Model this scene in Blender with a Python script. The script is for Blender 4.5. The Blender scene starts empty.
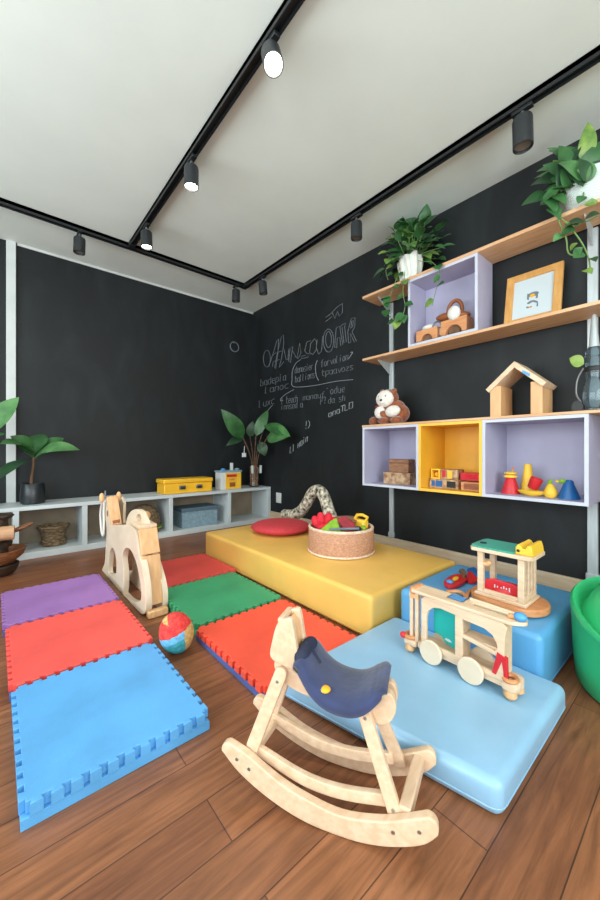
import bpy, bmesh, math, random
from mathutils import Vector, Matrix
R = math.radians
PI = math.pi
rnd = random.Random(7)
SC = bpy.context.scene
COL = SC.collection

# ---------------------------------------------------------------- camera facts
ANG = math.atan2(418, 357)
SA, CA = math.sin(ANG), math.cos(ANG)
FPX, EYE = 357.0, 0.9


def ray(px, py):
    r = (px - 300) / FPX
    return Vector((SA * r + CA, -CA * r + SA, (450 - py) / FPX))


def onX(px, py, x):
    d = ray(px, py); t = x / d.x
    return Vector((x, d.y * t, EYE + d.z * t))


def onY(px, py, y):
    d = ray(px, py); t = y / d.y
    return Vector((d.x * t, y, EYE + d.z * t))


def onZ(px, py, z):
    d = ray(px, py); t = (z - EYE) / d.z
    return Vector((d.x * t, d.y * t, z))


# ---------------------------------------------------------------- materials
def lin(c):
    out = []
    for v in c:
        v = v / 255.0
        out.append(v / 12.92 if v <= 0.04045 else ((v + 0.055) / 1.055) ** 2.4)
    return (*out, 1.0)


def mat(name, rgb, rough=0.5, var=0.0, vscale=6.0, bump=0.0, bscale=80.0, spec=0.5, emit=None, estr=0.0,
        trans=0.0, metal=0.0, rgb2=None, stretch=(1, 1, 1), alpha=1.0, sheen=0.0, ior=None):
    m = bpy.data.materials.new(name)
    m.use_nodes = True
    nt = m.node_tree; N = nt.nodes; L = nt.links
    b = N['Principled BSDF']
    b.inputs['Base Color'].default_value = lin(rgb)
    b.inputs['Roughness'].default_value = rough
    b.inputs['Specular IOR Level'].default_value = spec
    b.inputs['Metallic'].default_value = metal
    if ior:
        b.inputs['IOR'].default_value = ior
    if sheen:
        b.inputs['Sheen Weight'].default_value = sheen
    if trans:
        b.inputs['Transmission Weight'].default_value = trans
    if emit:
        b.inputs['Emission Color'].default_value = lin(emit)
        b.inputs['Emission Strength'].default_value = estr
    tc = N.new('ShaderNodeTexCoord')
    mp = N.new('ShaderNodeMapping'); mp.inputs['Scale'].default_value = stretch
    L.new(tc.outputs['Object'], mp.inputs['Vector'])
    if var or rgb2:
        no = N.new('ShaderNodeTexNoise'); no.inputs['Scale'].default_value = vscale
        no.inputs['Detail'].default_value = 5
        L.new(mp.outputs['Vector'], no.inputs['Vector'])
        cr = N.new('ShaderNodeValToRGB')
        a = rgb2 or tuple(max(0, v * (1 - var)) for v in rgb)
        c = rgb if rgb2 else tuple(min(255, v * (1 + var * 0.6)) for v in rgb)
        cr.color_ramp.elements[0].color = lin(a); cr.color_ramp.elements[0].position = 0.35
        cr.color_ramp.elements[1].color = lin(c); cr.color_ramp.elements[1].position = 0.65
        L.new(no.outputs['Fac'], cr.inputs['Fac'])
        L.new(cr.outputs['Color'], b.inputs['Base Color'])
    if bump:
        nb = N.new('ShaderNodeTexNoise'); nb.inputs['Scale'].default_value = bscale
        L.new(mp.outputs['Vector'], nb.inputs['Vector'])
        bp = N.new('ShaderNodeBump'); bp.inputs['Strength'].default_value = bump
        bp.inputs['Distance'].default_value = 0.004
        L.new(nb.outputs['Fac'], bp.inputs['Height'])
        L.new(bp.outputs['Normal'], b.inputs['Normal'])
    return m


def wood(name, c1, c2, axis='Y', scale=7.0, rough=0.45, bump=0.05):
    st = {'X': (1, 9, 9), 'Y': (9, 1, 9), 'Z': (9, 9, 1)}[axis]
    return mat(name, c1, rough, rgb2=c2, vscale=scale, bump=bump, bscale=14, stretch=st)


def floor_mat():
    m = bpy.data.materials.new('oak_plank_floor'); m.use_nodes = True
    nt = m.node_tree; N = nt.nodes; L = nt.links
    b = N['Principled BSDF']
    tc = N.new('ShaderNodeTexCoord')
    mp = N.new('ShaderNodeMapping'); mp.inputs['Location'].default_value = (0.31, 0.055, 0)
    L.new(tc.outputs['Object'], mp.inputs['Vector'])
    br = N.new('ShaderNodeTexBrick')
    br.inputs['Scale'].default_value = 1.0
    br.inputs['Brick Width'].default_value = 1.15
    br.inputs['Row Height'].default_value = 0.13
    br.inputs['Mortar Size'].default_value = 0.0016
    br.inputs['Mortar Smooth'].default_value = 0.2
    br.inputs['Bias'].default_value = 0.0
    br.offset = 0.37; br.offset_frequency = 2
    br.inputs['Color1'].default_value = lin((158, 104, 69))
    br.inputs['Color2'].default_value = lin((128, 80, 53))
    br.inputs['Mortar'].default_value = lin((84, 54, 36))
    L.new(mp.outputs['Vector'], br.inputs['Vector'])
    # grain
    gm = N.new('ShaderNodeMapping'); gm.inputs['Scale'].default_value = (1.3, 15, 1)
    L.new(tc.outputs['Object'], gm.inputs['Vector'])
    g = N.new('ShaderNodeTexNoise'); g.inputs['Scale'].default_value = 3.0; g.inputs['Detail'].default_value = 9
    g.inputs['Roughness'].default_value = 0.65; g.inputs['Distortion'].default_value = 0.6
    L.new(gm.outputs['Vector'], g.inputs['Vector'])
    cr = N.new('ShaderNodeValToRGB')
    cr.color_ramp.elements[0].color = (0.30, 0.26, 0.24, 1); cr.color_ramp.elements[0].position = 0.30
    cr.color_ramp.elements[1].color = (1.25, 1.22, 1.2, 1); cr.color_ramp.elements[1].position = 0.72
    L.new(g.outputs['Fac'], cr.inputs['Fac'])
    mx = N.new('ShaderNodeMix'); mx.data_type = 'RGBA'; mx.blend_type = 'MULTIPLY'; mx.inputs['Factor'].default_value = 0.75
    L.new(br.outputs['Color'], mx.inputs['A']); L.new(cr.outputs['Color'], mx.inputs['B'])
    # broad patches
    w = N.new('ShaderNodeTexNoise'); w.inputs['Scale'].default_value = 4.0; w.inputs['Detail'].default_value = 4
    L.new(tc.outputs['Object'], w.inputs['Vector'])
    cw = N.new('ShaderNodeValToRGB')
    cw.color_ramp.elements[0].color = (0.75, 0.72, 0.7, 1); cw.color_ramp.elements[0].position = 0.3
    cw.color_ramp.elements[1].color = (1.08, 1.08, 1.08, 1); cw.color_ramp.elements[1].position = 0.7
    L.new(w.outputs['Fac'], cw.inputs['Fac'])
    m2 = N.new('ShaderNodeMix'); m2.data_type = 'RGBA'; m2.blend_type = 'MULTIPLY'; m2.inputs['Factor'].default_value = 0.7
    L.new(mx.outputs['Result'], m2.inputs['A']); L.new(cw.outputs['Color'], m2.inputs['B'])
    L.new(m2.outputs['Result'], b.inputs['Base Color'])
    b.inputs['Roughness'].default_value = 0.42
    bp = N.new('ShaderNodeBump'); bp.inputs['Strength'].default_value = 0.25; bp.inputs['Distance'].default_value = 0.002
    bp.invert = True
    L.new(br.outputs['Fac'], bp.inputs['Height']); L.new(bp.outputs['Normal'], b.inputs['Normal'])
    return m


def chalkboard_mat():
    m = bpy.data.materials.new('chalkboard_paint'); m.use_nodes = True
    nt = m.node_tree; N = nt.nodes; L = nt.links
    b = N['Principled BSDF']
    tc = N.new('ShaderNodeTexCoord')
    mp = N.new('ShaderNodeMapping'); mp.inputs['Scale'].default_value = (1.6, 1.6, 0.6)
    L.new(tc.outputs['Object'], mp.inputs['Vector'])
    n = N.new('ShaderNodeTexNoise'); n.inputs['Scale'].default_value = 2.2; n.inputs['Detail'].default_value = 7
    n.inputs['Distortion'].default_value = 1.2
    L.new(mp.outputs['Vector'], n.inputs['Vector'])
    cr = N.new('ShaderNodeValToRGB')
    cr.color_ramp.elements[0].color = lin((16, 19, 21)); cr.color_ramp.elements[0].position = 0.45
    cr.color_ramp.elements[1].color = lin((31, 38, 42)); cr.color_ramp.elements[1].position = 0.85
    L.new(n.outputs['Fac'], cr.inputs['Fac']); L.new(cr.outputs['Color'], b.inputs['Base Color'])
    b.inputs['Roughness'].default_value = 0.6
    b.inputs['Specular IOR Level'].default_value = 0.45
    return m


M = {}
M['floor'] = floor_mat()
M['board'] = chalkboard_mat()
M['ceiling'] = mat('ceiling_paint', (230, 236, 228), 0.9, var=0.015, vscale=2)
M['wallwhite'] = mat('white_wall_paint', (225, 224, 218), 0.9, var=0.02, vscale=3)
M['trim'] = mat('white_trim_paint', (205, 208, 206), 0.5, var=0.03)
M['base'] = wood('pale_baseboard_wood', (206, 186, 160), (190, 168, 140), 'Y', 5)
M['white'] = mat('white_melamine', (200, 208, 210), 0.45, var=0.03, vscale=3)
M['backing'] = mat('grey_brown_back_board', (142, 126, 106), 0.7, var=0.1, vscale=5)
M['track'] = mat('black_track_metal', (24, 27, 29), 0.45, var=0.08)
M['lamp'] = mat('charcoal_lamp_metal', (38, 42, 45), 0.45, var=0.06)
M['lensoff'] = mat('lens_unlit', (120, 110, 100), 0.3, var=0.05)
M['lenson'] = mat('lens_lit', (255, 250, 240), 0.3, emit=(255, 244, 228), estr=30)
M['alum'] = mat('brushed_aluminium', (196, 204, 206), 0.38, var=0.05, metal=0.35, stretch=(8, 8, 1))
M['shelf'] = wood('oak_shelf_board', (226, 182, 140), (210, 160, 116), 'Y', 4, 0.5)
M['lav'] = mat('lavender_lacquer', (178, 174, 198), 0.5, var=0.02)
M['lavedge'] = mat('pale_lavender_lacquer', (198, 200, 212), 0.5, var=0.02)
M['ybox'] = mat('amber_lacquer', (234, 174, 48), 0.45, var=0.03)
M['yedge'] = mat('amber_edge_lacquer', (246, 190, 70), 0.45, var=0.02)
M['yellow'] = mat('yellow_vinyl', (238, 190, 98), 0.38, var=0.03, vscale=4, bump=0.06, bscale=30)
M['bluev'] = mat('blue_vinyl', (92, 162, 212), 0.38, var=0.05, vscale=4, bump=0.06, bscale=25)
M['ltblue'] = mat('light_blue_vinyl', (142, 184, 214), 0.36, var=0.04, vscale=4, bump=0.06, bscale=25)
M['greenp'] = mat('green_plastic', (52, 182, 116), 0.35, var=0.05, vscale=3)
for k, c in dict(f_blue=(88, 160, 216), f_red=(234, 86, 78), f_purple=(152, 108, 172), f_green=(58, 152, 104),
                 f_rred=(242, 86, 62), f_dred=(204, 70, 64), f_ind=(78, 98, 160)).items():
    M[k] = mat('foam_' + k[2:], c, 0.6, var=0.06, vscale=5, bump=0.12, bscale=160)
M['birch'] = wood('birch_wood', (224, 194, 164), (211, 177, 145), 'X', 6)
M['birchy'] = wood('birch_wood_along', (228, 202, 172), (215, 184, 152), 'Y', 6)
M['plank'] = wood('honey_plank_wood', (226, 180, 130), (212, 162, 112), 'Z', 5)
M['ply'] = mat('pale_plywood', (226, 208, 184), 0.55, rgb2=(214, 194, 168), vscale=5, stretch=(6, 1, 2), bump=0.04, bscale=30)
M['bolt'] = mat('steel_bolt', (170, 172, 170), 0.3, metal=0.9)
M['navy'] = mat('navy_velvet', (40, 52, 96), 0.75, rgb2=(28, 38, 72), vscale=14, bump=0.3, bscale=60, sheen=0.4)
M['navyd'] = mat('dark_navy_cloth', (34, 40, 66), 0.8, var=0.12, vscale=20)
M['orange'] = mat('orange_felt', (240, 168, 40), 0.8, var=0.08, vscale=20)
M['teal'] = mat('teal_paint', (20, 168, 160), 0.5, var=0.03)
M['tealr'] = mat('sea_green_paint', (58, 166, 146), 0.5, var=0.04)
M['red'] = mat('red_paint', (206, 34, 44), 0.45, var=0.06)
M['redf'] = mat('red_felt', (220, 38, 56), 0.85, var=0.1, vscale=25, bump=0.3, bscale=90)
M['yelp'] = mat('yellow_paint', (244, 196, 60), 0.45, var=0.04)
M['bluep'] = mat('blue_paint', (20, 96, 160), 0.45, var=0.06)
M['skyp'] = mat('sky_blue_paint', (76, 152, 214), 0.4, var=0.05)
M['cush'] = mat('red_knit_cushion', (198, 58, 66), 0.85, var=0.04, vscale=60, bump=0.4, bscale=120)
M['basket'] = mat('woven_rope', (206, 160, 132), 0.9, rgb2=(176, 128, 100), vscale=70, bump=0.5, bscale=150, stretch=(1, 1, 2.2))
M['basketrim'] = mat('cream_rope_edge', (224, 200, 176), 0.9, var=0.1, vscale=60)
M['green_f'] = mat('green_felt', (130, 172, 48), 0.85, var=0.1, vscale=25)
M['maroon'] = mat('maroon_felt', (150, 44, 54), 0.85, var=0.1, vscale=25)
M['black'] = mat('black_plastic', (26, 27, 28), 0.5, var=0.05)
M['pot'] = mat('black_glazed_pot', (40, 46, 50), 0.35, rgb2=(28, 32, 36), vscale=22, stretch=(1, 1, 3))
M['soil'] = mat('potting_soil', (58, 42, 32), 0.95, var=0.3, vscale=40, bump=0.6)
M['bark'] = mat('brown_bark', (128, 96, 70), 0.85, rgb2=(96, 70, 50), vscale=25, bump=0.5)
M['leaf'] = mat('green_leaf', (66, 116, 62), 0.42, rgb2=(42, 84, 46), vscale=9)
M['leafl'] = mat('light_green_leaf', (94, 144, 86), 0.38, rgb2=(66, 112, 62), vscale=9)
M['leafd'] = mat('dark_green_leaf', (44, 80, 48), 0.45, rgb2=(32, 62, 38), vscale=9)
M['leafv'] = mat('variegated_leaf', (138, 164, 74), 0.42, rgb2=(72, 118, 58), vscale=14)
M['stem'] = mat('green_stem', (110, 140, 80), 0.6, var=0.1)
M['cotton'] = mat('white_cotton', (226, 224, 214), 0.9, var=0.06, vscale=30, bump=0.4, bscale=60, stretch=(3, 3, 0.5))
M['ceramic'] = mat('white_ribbed_ceramic', (214, 226, 220), 0.5, var=0.03)
M['glass'] = mat('clear_glass', (235, 242, 242), 0.04, trans=1.0, ior=1.45)
M['smoke'] = mat('smoked_glass', (140, 158, 166), 0.08, trans=0.85, ior=1.4, var=0.04)
M['copper'] = mat('copper_twig', (206, 150, 116), 0.5, rgb2=(160, 110, 82), vscale=30)
M['wicker'] = mat('dark_wicker', (150, 124, 92), 0.85, rgb2=(80, 64, 46), vscale=34, bump=0.9, bscale=60, stretch=(1, 1, 2.5))
M['boxblue'] = mat('grey_blue_cardboard', (132, 158, 172), 0.7, var=0.08, vscale=40)
M['boxlid'] = mat('slate_lid_cardboard', (84, 106, 120), 0.7, var=0.06, vscale=30)
M['case'] = mat('yellow_metal_case', (242, 184, 44), 0.4, var=0.04)
M['steel'] = mat('grey_steel', (128, 130, 130), 0.35, metal=0.7, var=0.05)
M['paper'] = mat('white_paper', (196, 206, 210), 0.6, var=0.01)
M['grey'] = mat('grey_ink', (112, 122, 130), 0.7, var=0.1)
M['frame'] = wood('honey_oak_frame', (212, 160, 92), (196, 140, 74), 'Z', 5)
M['brownf'] = mat('brown_plush', (156, 84, 44), 0.95, rgb2=(116, 60, 32), vscale=40, bump=0.8, bscale=120, sheen=0.5)
M['whitef'] = mat('white_plush', (232, 224, 214), 0.95, var=0.06, vscale=40, bump=0.8, bscale=120, sheen=0.5)
M['tan'] = wood('tan_toy_wood', (214, 150, 100), (196, 128, 80), 'Y', 7)
M['brown'] = wood('brown_toy_wood', (160, 92, 50), (134, 74, 40), 'Y', 7)
M['weave'] = mat('brown_woven_straw', (168, 122, 92), 0.9, rgb2=(130, 90, 66), vscale=20, stretch=(1, 1, 9), bump=0.5, bscale=40)
M['patbox'] = mat('patterned_carton', (206, 176, 138), 0.8, rgb2=(140, 90, 62), vscale=28)
M['leop'] = mat('spotted_fabric', (216, 206, 184), 0.9, rgb2=(52, 48, 44), vscale=34)
M['chalk'] = mat('white_chalk', (104, 110, 114), 0.95, var=0.15, vscale=50)
M['chalkb'] = mat('bright_white_chalk', (142, 148, 152), 0.95, var=0.1, vscale=50)
M['logwood'] = wood('reddish_carved_wood', (150, 96, 60), (98, 58, 36), 'X', 9)
M['logdark'] = wood('dark_bark_wood', (70, 52, 40), (42, 32, 26), 'X', 9)
M['loglight'] = wood('pale_log_wood', (204, 160, 122), (184, 136, 98), 'X', 7)
M['knit_r'] = mat('red_knit', (210, 44, 48), 0.9, rgb2=(222, 78, 66), vscale=60, bump=0.6, bscale=120)
M['knit_b'] = mat('sky_blue_knit', (110, 180, 220), 0.9, var=0.1, vscale=60, bump=0.6, bscale=120)
M['knit_t'] = mat('teal_knit', (38, 140, 150), 0.9, rgb2=(70, 170, 190), vscale=60, bump=0.6, bscale=120)
M['knit_y'] = mat('tan_knit', (206, 170, 104), 0.9, var=0.12, vscale=60, bump=0.6, bscale=120)
M['outlet'] = mat('white_plastic', (214, 216, 214), 0.4, var=0.01)
M['strap'] = mat('white_cotton_strap', (222, 220, 212), 0.9, var=0.04)


# ---------------------------------------------------------------- mesh builder
class MB:
    def __init__(s):
        s.bm = bmesh.new()

    def box(s, c, size, rot=None, mi=0):
        m = Matrix.Translation(Vector(c))
        if rot is not None:
            m = m @ (rot if isinstance(rot, Matrix) else Matrix.Rotation(rot, 4, 'Z'))
        m = m @ Matrix.Diagonal((size[0], size[1], size[2], 1))
        r = bmesh.ops.create_cube(s.bm, size=1.0, matrix=m)
        return s._mi(r['verts'], mi)

    def _mi(s, verts, mi):
        if mi:
            for f in {f for v in verts for f in v.link_faces}:
                f.material_index = mi
        return s

    def bx(s, x0, x1, y0, y1, z0, z1, mi=0):
        return s.box(((x0 + x1) / 2, (y0 + y1) / 2, (z0 + z1) / 2), (abs(x1 - x0), abs(y1 - y0), abs(z1 - z0)), mi=mi)

    def beam(s, p0, p1, w, h, up=(0, 0, 1), mi=0):
        p0, p1 = Vector(p0), Vector(p1)
        d = (p1 - p0); L = d.length; d.normalize()
        up = Vector(up)
        sd = d.cross(up).normalized(); u2 = sd.cross(d).normalized()
        m = Matrix((( d.x, sd.x, u2.x, 0), (d.y, sd.y, u2.y, 0), (d.z, sd.z, u2.z, 0), (0, 0, 0, 1)))
        return s.box((p0 + p1) / 2, (L, w, h), m, mi)

    def cyl(s, p0, p1, r0, r1=None, seg=20, mi=0):
        p0, p1 = Vector(p0), Vector(p1)
        r1 = r0 if r1 is None else r1
        d = p1 - p0
        q = d.to_track_quat('Z', 'Y').to_matrix().to_4x4()
        m = Matrix.Translation((p0 + p1) / 2) @ q
        r = bmesh.ops.create_cone(s.bm, cap_ends=True, segments=seg, radius1=r0, radius2=max(r1, 1e-5), depth=d.length, matrix=m)
        return s._mi(r['verts'], mi)

    def ell(s, c, rad, rot=None, seg=20, rings=12, mi=0):
        m = Matrix.Translation(Vector(c))
        if rot is not None:
            m = m @ rot
        m = m @ Matrix.Diagonal((rad[0], rad[1], rad[2], 1))
        r = bmesh.ops.create_uvsphere(s.bm, u_segments=seg, v_segments=rings, radius=1.0, matrix=m)
        return s._mi(r['verts'], mi)

    def tube(s, pts, r, seg=8, closed=False, mi=0):
        pts = [Vector(p) for p in pts]
        n = len(pts)
        rr = r if isinstance(r, (list, tuple)) else [r] * n
        rings = []
        ref = None
        for i, p in enumerate(pts):
            a = pts[i - 1] if (i > 0 or closed) else p
            b = pts[(i + 1) % n] if (i < n - 1 or closed) else p
            t = (b - a)
            if t.length < 1e-9:
                t = Vector((0, 0, 1))
            t.normalize()
            if ref is None:
                ref = Vector((0, 0, 1)) if abs(t.z) < 0.9 else Vector((1, 0, 0))
            sd = t.cross(ref)
            if sd.length < 1e-6:
                sd = t.cross(Vector((0, 1, 0.1)))
            sd.normalize()
            u = sd.cross(t).normalized(); ref = u
            rings.append([s.bm.verts.new(p + (sd * math.cos(2 * PI * k / seg) + u * math.sin(2 * PI * k / seg)) * rr[i]) for k in range(seg)])
        m = n if closed else n - 1
        for i in range(m):
            A, B = rings[i], rings[(i + 1) % n]
            for k in range(seg):
                try:
                    f = s.bm.faces.new((A[k], A[(k + 1) % seg], B[(k + 1) % seg], B[k])); f.material_index = mi
                except ValueError:
                    pass
        if not closed:
            try:
                s.bm.faces.new(list(reversed(rings[0]))).material_index = mi
                s.bm.faces.new(rings[-1]).material_index = mi
            except ValueError:
                pass
        return s

    def lathe(s, prof, c=(0, 0, 0), seg=32, mi=0, cap=True, mtx=None):
        c = Vector(c)
        rings = []
        for (r, z) in prof:
            ring = []
            for k in range(seg):
                a = 2 * PI * k / seg
                v = Vector((r * math.cos(a), r * math.sin(a), z))
                if mtx is not None:
                    v = mtx @ v
                ring.append(s.bm.verts.new(c + v))
            rings.append(ring)
        for i in range(len(prof) - 1):
            for k in range(seg):
                f = s.bm.faces.new((rings[i][k], rings[i][(k + 1) % seg], rings[i + 1][(k + 1) % seg], rings[i + 1][k]))
                f.material_index = mi
        if cap:
            s.bm.faces.new(list(reversed(rings[0]))).material_index = mi
            s.bm.faces.new(rings[-1]).material_index = mi
        return s

    def leaf(s, base, tip, width, up=(0, 0, 1), droop=0.15, fold=0.18, n=8, mi=0, peak=0.42):
        base, tip = Vector(base), Vector(tip)
        d = tip - base; L = d.length
        dn = d.normalized(); up = Vector(up)
        sd = dn.cross(up)
        if sd.length < 1e-4:
            sd = dn.cross(Vector((1, 0, 0)))
        sd.normalize(); u = sd.cross(dn).normalized()
        rows = []
        for i in range(n + 1):
            t = i / n
            # width profile with its widest point at `peak`
            k = math.log(0.5) / math.log(peak)
            w = width * 0.5 * math.sin(PI * (t ** k)) ** 0.85 if 0 < t < 1 else 0.0
            p = base + d * t + u * (4 * t * (1 - t)) * droop * L
            row = []
            for q in (-1, -0.5, 0, 0.5, 1):
                row.append(s.bm.verts.new(p + sd * (w * q) + u * (abs(q) * fold * w)))
            rows.append(row)
        for i in range(n):
            for q in range(4):
                f = s.bm.faces.new((rows[i][q], rows[i][q + 1], rows[i + 1][q + 1], rows[i + 1][q]))
                f.material_index = mi
        return s

    def xf(s, m):
        bmesh.ops.transform(s.bm, matrix=m, verts=s.bm.verts[:])
        return s


def setp(o, label=None, cat=None, group=None, kind=None):
    if label: o['label'] = label
    if cat: o['category'] = cat
    if group: o['group'] = group
    if kind: o['kind'] = kind
    return o


def link(o, parent=None):
    COL.objects.link(o)
    if parent is not None:
        o.parent = parent
    return o


def obj(name, mb, mats, parent=None, bevel=0.0, seg=2, smooth=True, loc=None, subsurf=0, angle=40, label=None, weld=False):
    bm = mb.bm
    if weld:
        bmesh.ops.remove_doubles(bm, verts=bm.verts[:], dist=1e-5)
    bmesh.ops.recalc_face_normals(bm, faces=bm.faces[:])
    if loc is not None:
        bmesh.ops.translate(bm, verts=bm.verts[:], vec=-Vector(loc))
    me = bpy.data.meshes.new(name)
    bm.to_mesh(me); bm.free()
    for m in (mats if isinstance(mats, (list, tuple)) else [mats]):
        me.materials.append(m)
    if smooth:
        me.shade_smooth()
        try:
            me.set_sharp_from_angle(angle=R(angle))
        except Exception:
            pass
    o = bpy.data.objects.new(name, me)
    if loc is not None:
        o.location = loc
    link(o, parent)
    if bevel:
        b = o.modifiers.new('Bevel', 'BEVEL'); b.width = bevel; b.segments = seg; b.limit_method = 'ANGLE'; b.angle_limit = R(40)
        b.harden_normals = False
    if subsurf:
        b = o.modifiers.new('Sub', 'SUBSURF'); b.levels = subsurf; b.render_levels = subsurf
    if label:
        o['label'] = label
    return o


def plate_mesh(loops, depth, bevel=0.0, name='plate', res=1):
    """Closed loops in 2D (outer first, then holes) -> solid plate, local XY, thickness depth centred on z=0."""
    cu = bpy.data.curves.new(name, 'CURVE'); cu.dimensions = '2D'; cu.fill_mode = 'BOTH'
    cu.extrude = max(depth / 2 - bevel, 1e-4); cu.bevel_depth = bevel; cu.bevel_resolution = res
    cu.offset = -bevel
    for lp in loops:
        sp = cu.splines.new('POLY'); sp.points.add(len(lp) - 1)
        for p, q in zip(sp.points, lp):
            p.co = (q[0], q[1], 0, 1)
        sp.use_cyclic_u = True
    o = bpy.data.objects.new(name, cu); COL.objects.link(o)
    dg = bpy.context.evaluated_depsgraph_get()
    me = bpy.data.meshes.new_from_object(o.evaluated_get(dg))
    bpy.data.objects.remove(o); bpy.data.curves.remove(cu)
    return me


def plate(name, loops, depth, m, mtx, parent=None, bevel=0.0, loc=None, label=None):
    me = plate_mesh(loops, depth, bevel, name)
    bm = bmesh.new(); bm.from_mesh(me); bpy.data.meshes.remove(me)
    bmesh.ops.remove_doubles(bm, verts=bm.verts[:], dist=1e-6)
    bmesh.ops.transform(bm, matrix=mtx, verts=bm.verts[:])
    mb = MB(); mb.bm.free(); mb.bm = bm
    o = obj(name, mb, m, parent, loc=loc, label=label, angle=50)
    wn = o.modifiers.new('Normals', 'WEIGHTED_NORMAL'); wn.keep_sharp = True; wn.weight = 80
    return o


def frame_mtx(o, ax, ay, az):
    ax, ay, az = Vector(ax), Vector(ay), Vector(az)
    return Matrix(((ax.x, ay.x, az.x, o[0]), (ax.y, ay.y, az.y, o[1]), (ax.z, ay.z, az.z, o[2]), (0, 0, 0, 1)))


def YZ(x):       # plate whose 2D coords are (world Y, world Z), centred on plane X=x
    return frame_mtx((x, 0, 0), (0, 1, 0), (0, 0, 1), (1, 0, 0))


def XZ(y):
    return frame_mtx((0, y, 0), (1, 0, 0), (0, 0, 1), (0, -1, 0))


def smooth_loop(pts, n=2):
    for _ in range(n):
        out = []
        for i in range(len(pts)):
            a, b = pts[i], pts[(i + 1) % len(pts)]
            out.append((a[0] * .75 + b[0] * .25, a[1] * .75 + b[1] * .25))
            out.append((a[0] * .25 + b[0] * .75, a[1] * .25 + b[1] * .75))
        pts = out
    return pts


def spline(pts, n=6):
    pts = [Vector(p) for p in pts]
    out = []
    for i in range(len(pts) - 1):
        p0 = pts[max(i - 1, 0)]; p1 = pts[i]; p2 = pts[i + 1]; p3 = pts[min(i + 2, len(pts) - 1)]
        for k in range(n):
            t = k / n
            out.append(0.5 * ((2 * p1) + (p2 - p0) * t + (2 * p0 - 5 * p1 + 4 * p2 - p3) * t * t + (-p0 + 3 * p1 - 3 * p2 + p3) * t ** 3))
    out.append(pts[-1])
    return out


def ellipse(cx, cy, rx, ry, n=24, a0=0):
    return [(cx + rx * math.cos(a0 + 2 * PI * k / n), cy + ry * math.sin(a0 + 2 * PI * k / n)) for k in range(n)]


def thing(name, label, cat, loc=(0, 0, 0), rz=0.0, group=None):
    o = bpy.data.objects.new(name, None)
    o.empty_display_size = 0.05
    o.location = loc; o.rotation_euler = (0, 0, rz)
    link(o)
    return setp(o, label, cat, group)


def world_part(name, mb, m, t, **kw):
    """mesh given in world coordinates, stored relative to its thing (things here keep rotation 0)"""
    mb.xf(Matrix.Translation(-Vector(t.location)))
    return obj(name, mb, m, t, **kw)


def world_plate(name, loops, depth, m, mtx, t, **kw):
    return plate(name, loops, depth, m, Matrix.Translation(-Vector(t.location)) @ mtx, t, **kw)


def dup(root, loc, rz=0.0, label=None):
    r = root.copy(); COL.objects.link(r); r.location = loc; r.rotation_euler = (0, 0, rz)
    if label: r['label'] = label
    for ch in list(root.children):
        c = ch.copy(); COL.objects.link(c); c.parent = r
        for g in list(ch.children):
            d = g.copy(); COL.objects.link(d); d.parent = c
    return r

# ================================================================ THE ROOM
XW, YW, HC = 2.66, 4.10, 2.76
XL, YN = -2.3, -2.3


def struct(name, mb, m, **kw):
    o = obj(name, mb, m, **kw)
    o['kind'] = 'structure'
    return o


struct('floor', MB().bx(XL, XW, YN, YW, -0.08, 0.0), M['floor'], smooth=False)
struct('ceiling', MB().bx(XL, XW, YN, YW, HC, HC + 0.08), M['ceiling'], smooth=False)
struct('wall_left', MB().bx(XL, XW + 0.1, YW, YW + 0.1, 0, HC), M['board'], smooth=False)
wall_r = struct('wall_right', MB().bx(XW, XW + 0.1, YN, YW, 0, HC), M['board'], smooth=False)
# walls behind the viewer, each with a window opening
WZ0, WZ1 = 0.55, 2.45
WY0, WY1 = -1.4, 3.2
m = MB()
m.bx(XL - 0.12, XL, YN, YW, 0, WZ0); m.bx(XL - 0.12, XL, YN, YW, WZ1, HC)
m.bx(XL - 0.12, XL, YN, WY0, WZ0, WZ1); m.bx(XL - 0.12, XL, WY1, YW, WZ0, WZ1)
struct('wall_window', m, M['wallwhite'], smooth=False)
VX0, VX1 = -1.2, 1.4
m = MB()
m.bx(XL, XW + 0.1, YN - 0.12, YN, 0, WZ0); m.bx(XL, XW + 0.1, YN - 0.12, YN, WZ1, HC)
m.bx(XL, VX0, YN - 0.12, YN, WZ0, WZ1); m.bx(VX1, XW + 0.1, YN - 0.12, YN, WZ0, WZ1)
struct('wall_back', m, M['wallwhite'], smooth=False)
m = MB()
for y in (WY0 + .03, (WY0 * 2 + WY1) / 3, (WY0 + 2 * WY1) / 3, WY1 - .03):
    m.bx(XL - 0.09, XL - 0.03, y - .03, y + .03, WZ0 + .002, WZ1 - .002)
for z in (WZ0 + .03, WZ1 - .03):
    m.bx(XL - 0.088, XL - 0.032, WY0 + .002, WY1 - .002, z - .03, z + .03)
struct('window_1', m, M['trim'], smooth=False)
m = MB()
for x in (VX0 + .03, (VX0 + VX1) / 2, VX1 - .03):
    m.bx(x - .03, x + .03, YN - 0.09, YN - 0.03, WZ0 + .002, WZ1 - .002)
for z in (WZ0 + .03, WZ1 - .03):
    m.bx(VX0 + .002, VX1 - .002, YN - 0.088, YN - 0.032, z - .03, z + .03)
struct('window_2', m, M['trim'], smooth=False)
struct('baseboard_right', MB().bx(XW - 0.022, XW - 0.0005, YN, YW - 0.001, 0, 0.13), M['base'], bevel=.004)
struct('trim_1', MB().bx(0.074, 0.142, YW - 0.03, YW - 0.0005, 0.0, HC - 0.001), M['trim'], bevel=.003)
struct('trim_2', MB().bx(0.15, XW - 0.001, YW - 0.012, YW - 0.0005, HC - 0.02, HC - 0.001), M['trim'], smooth=False)

# ---------------------------------------------------------------- chalk on the right wall
CW = 5.714


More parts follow.
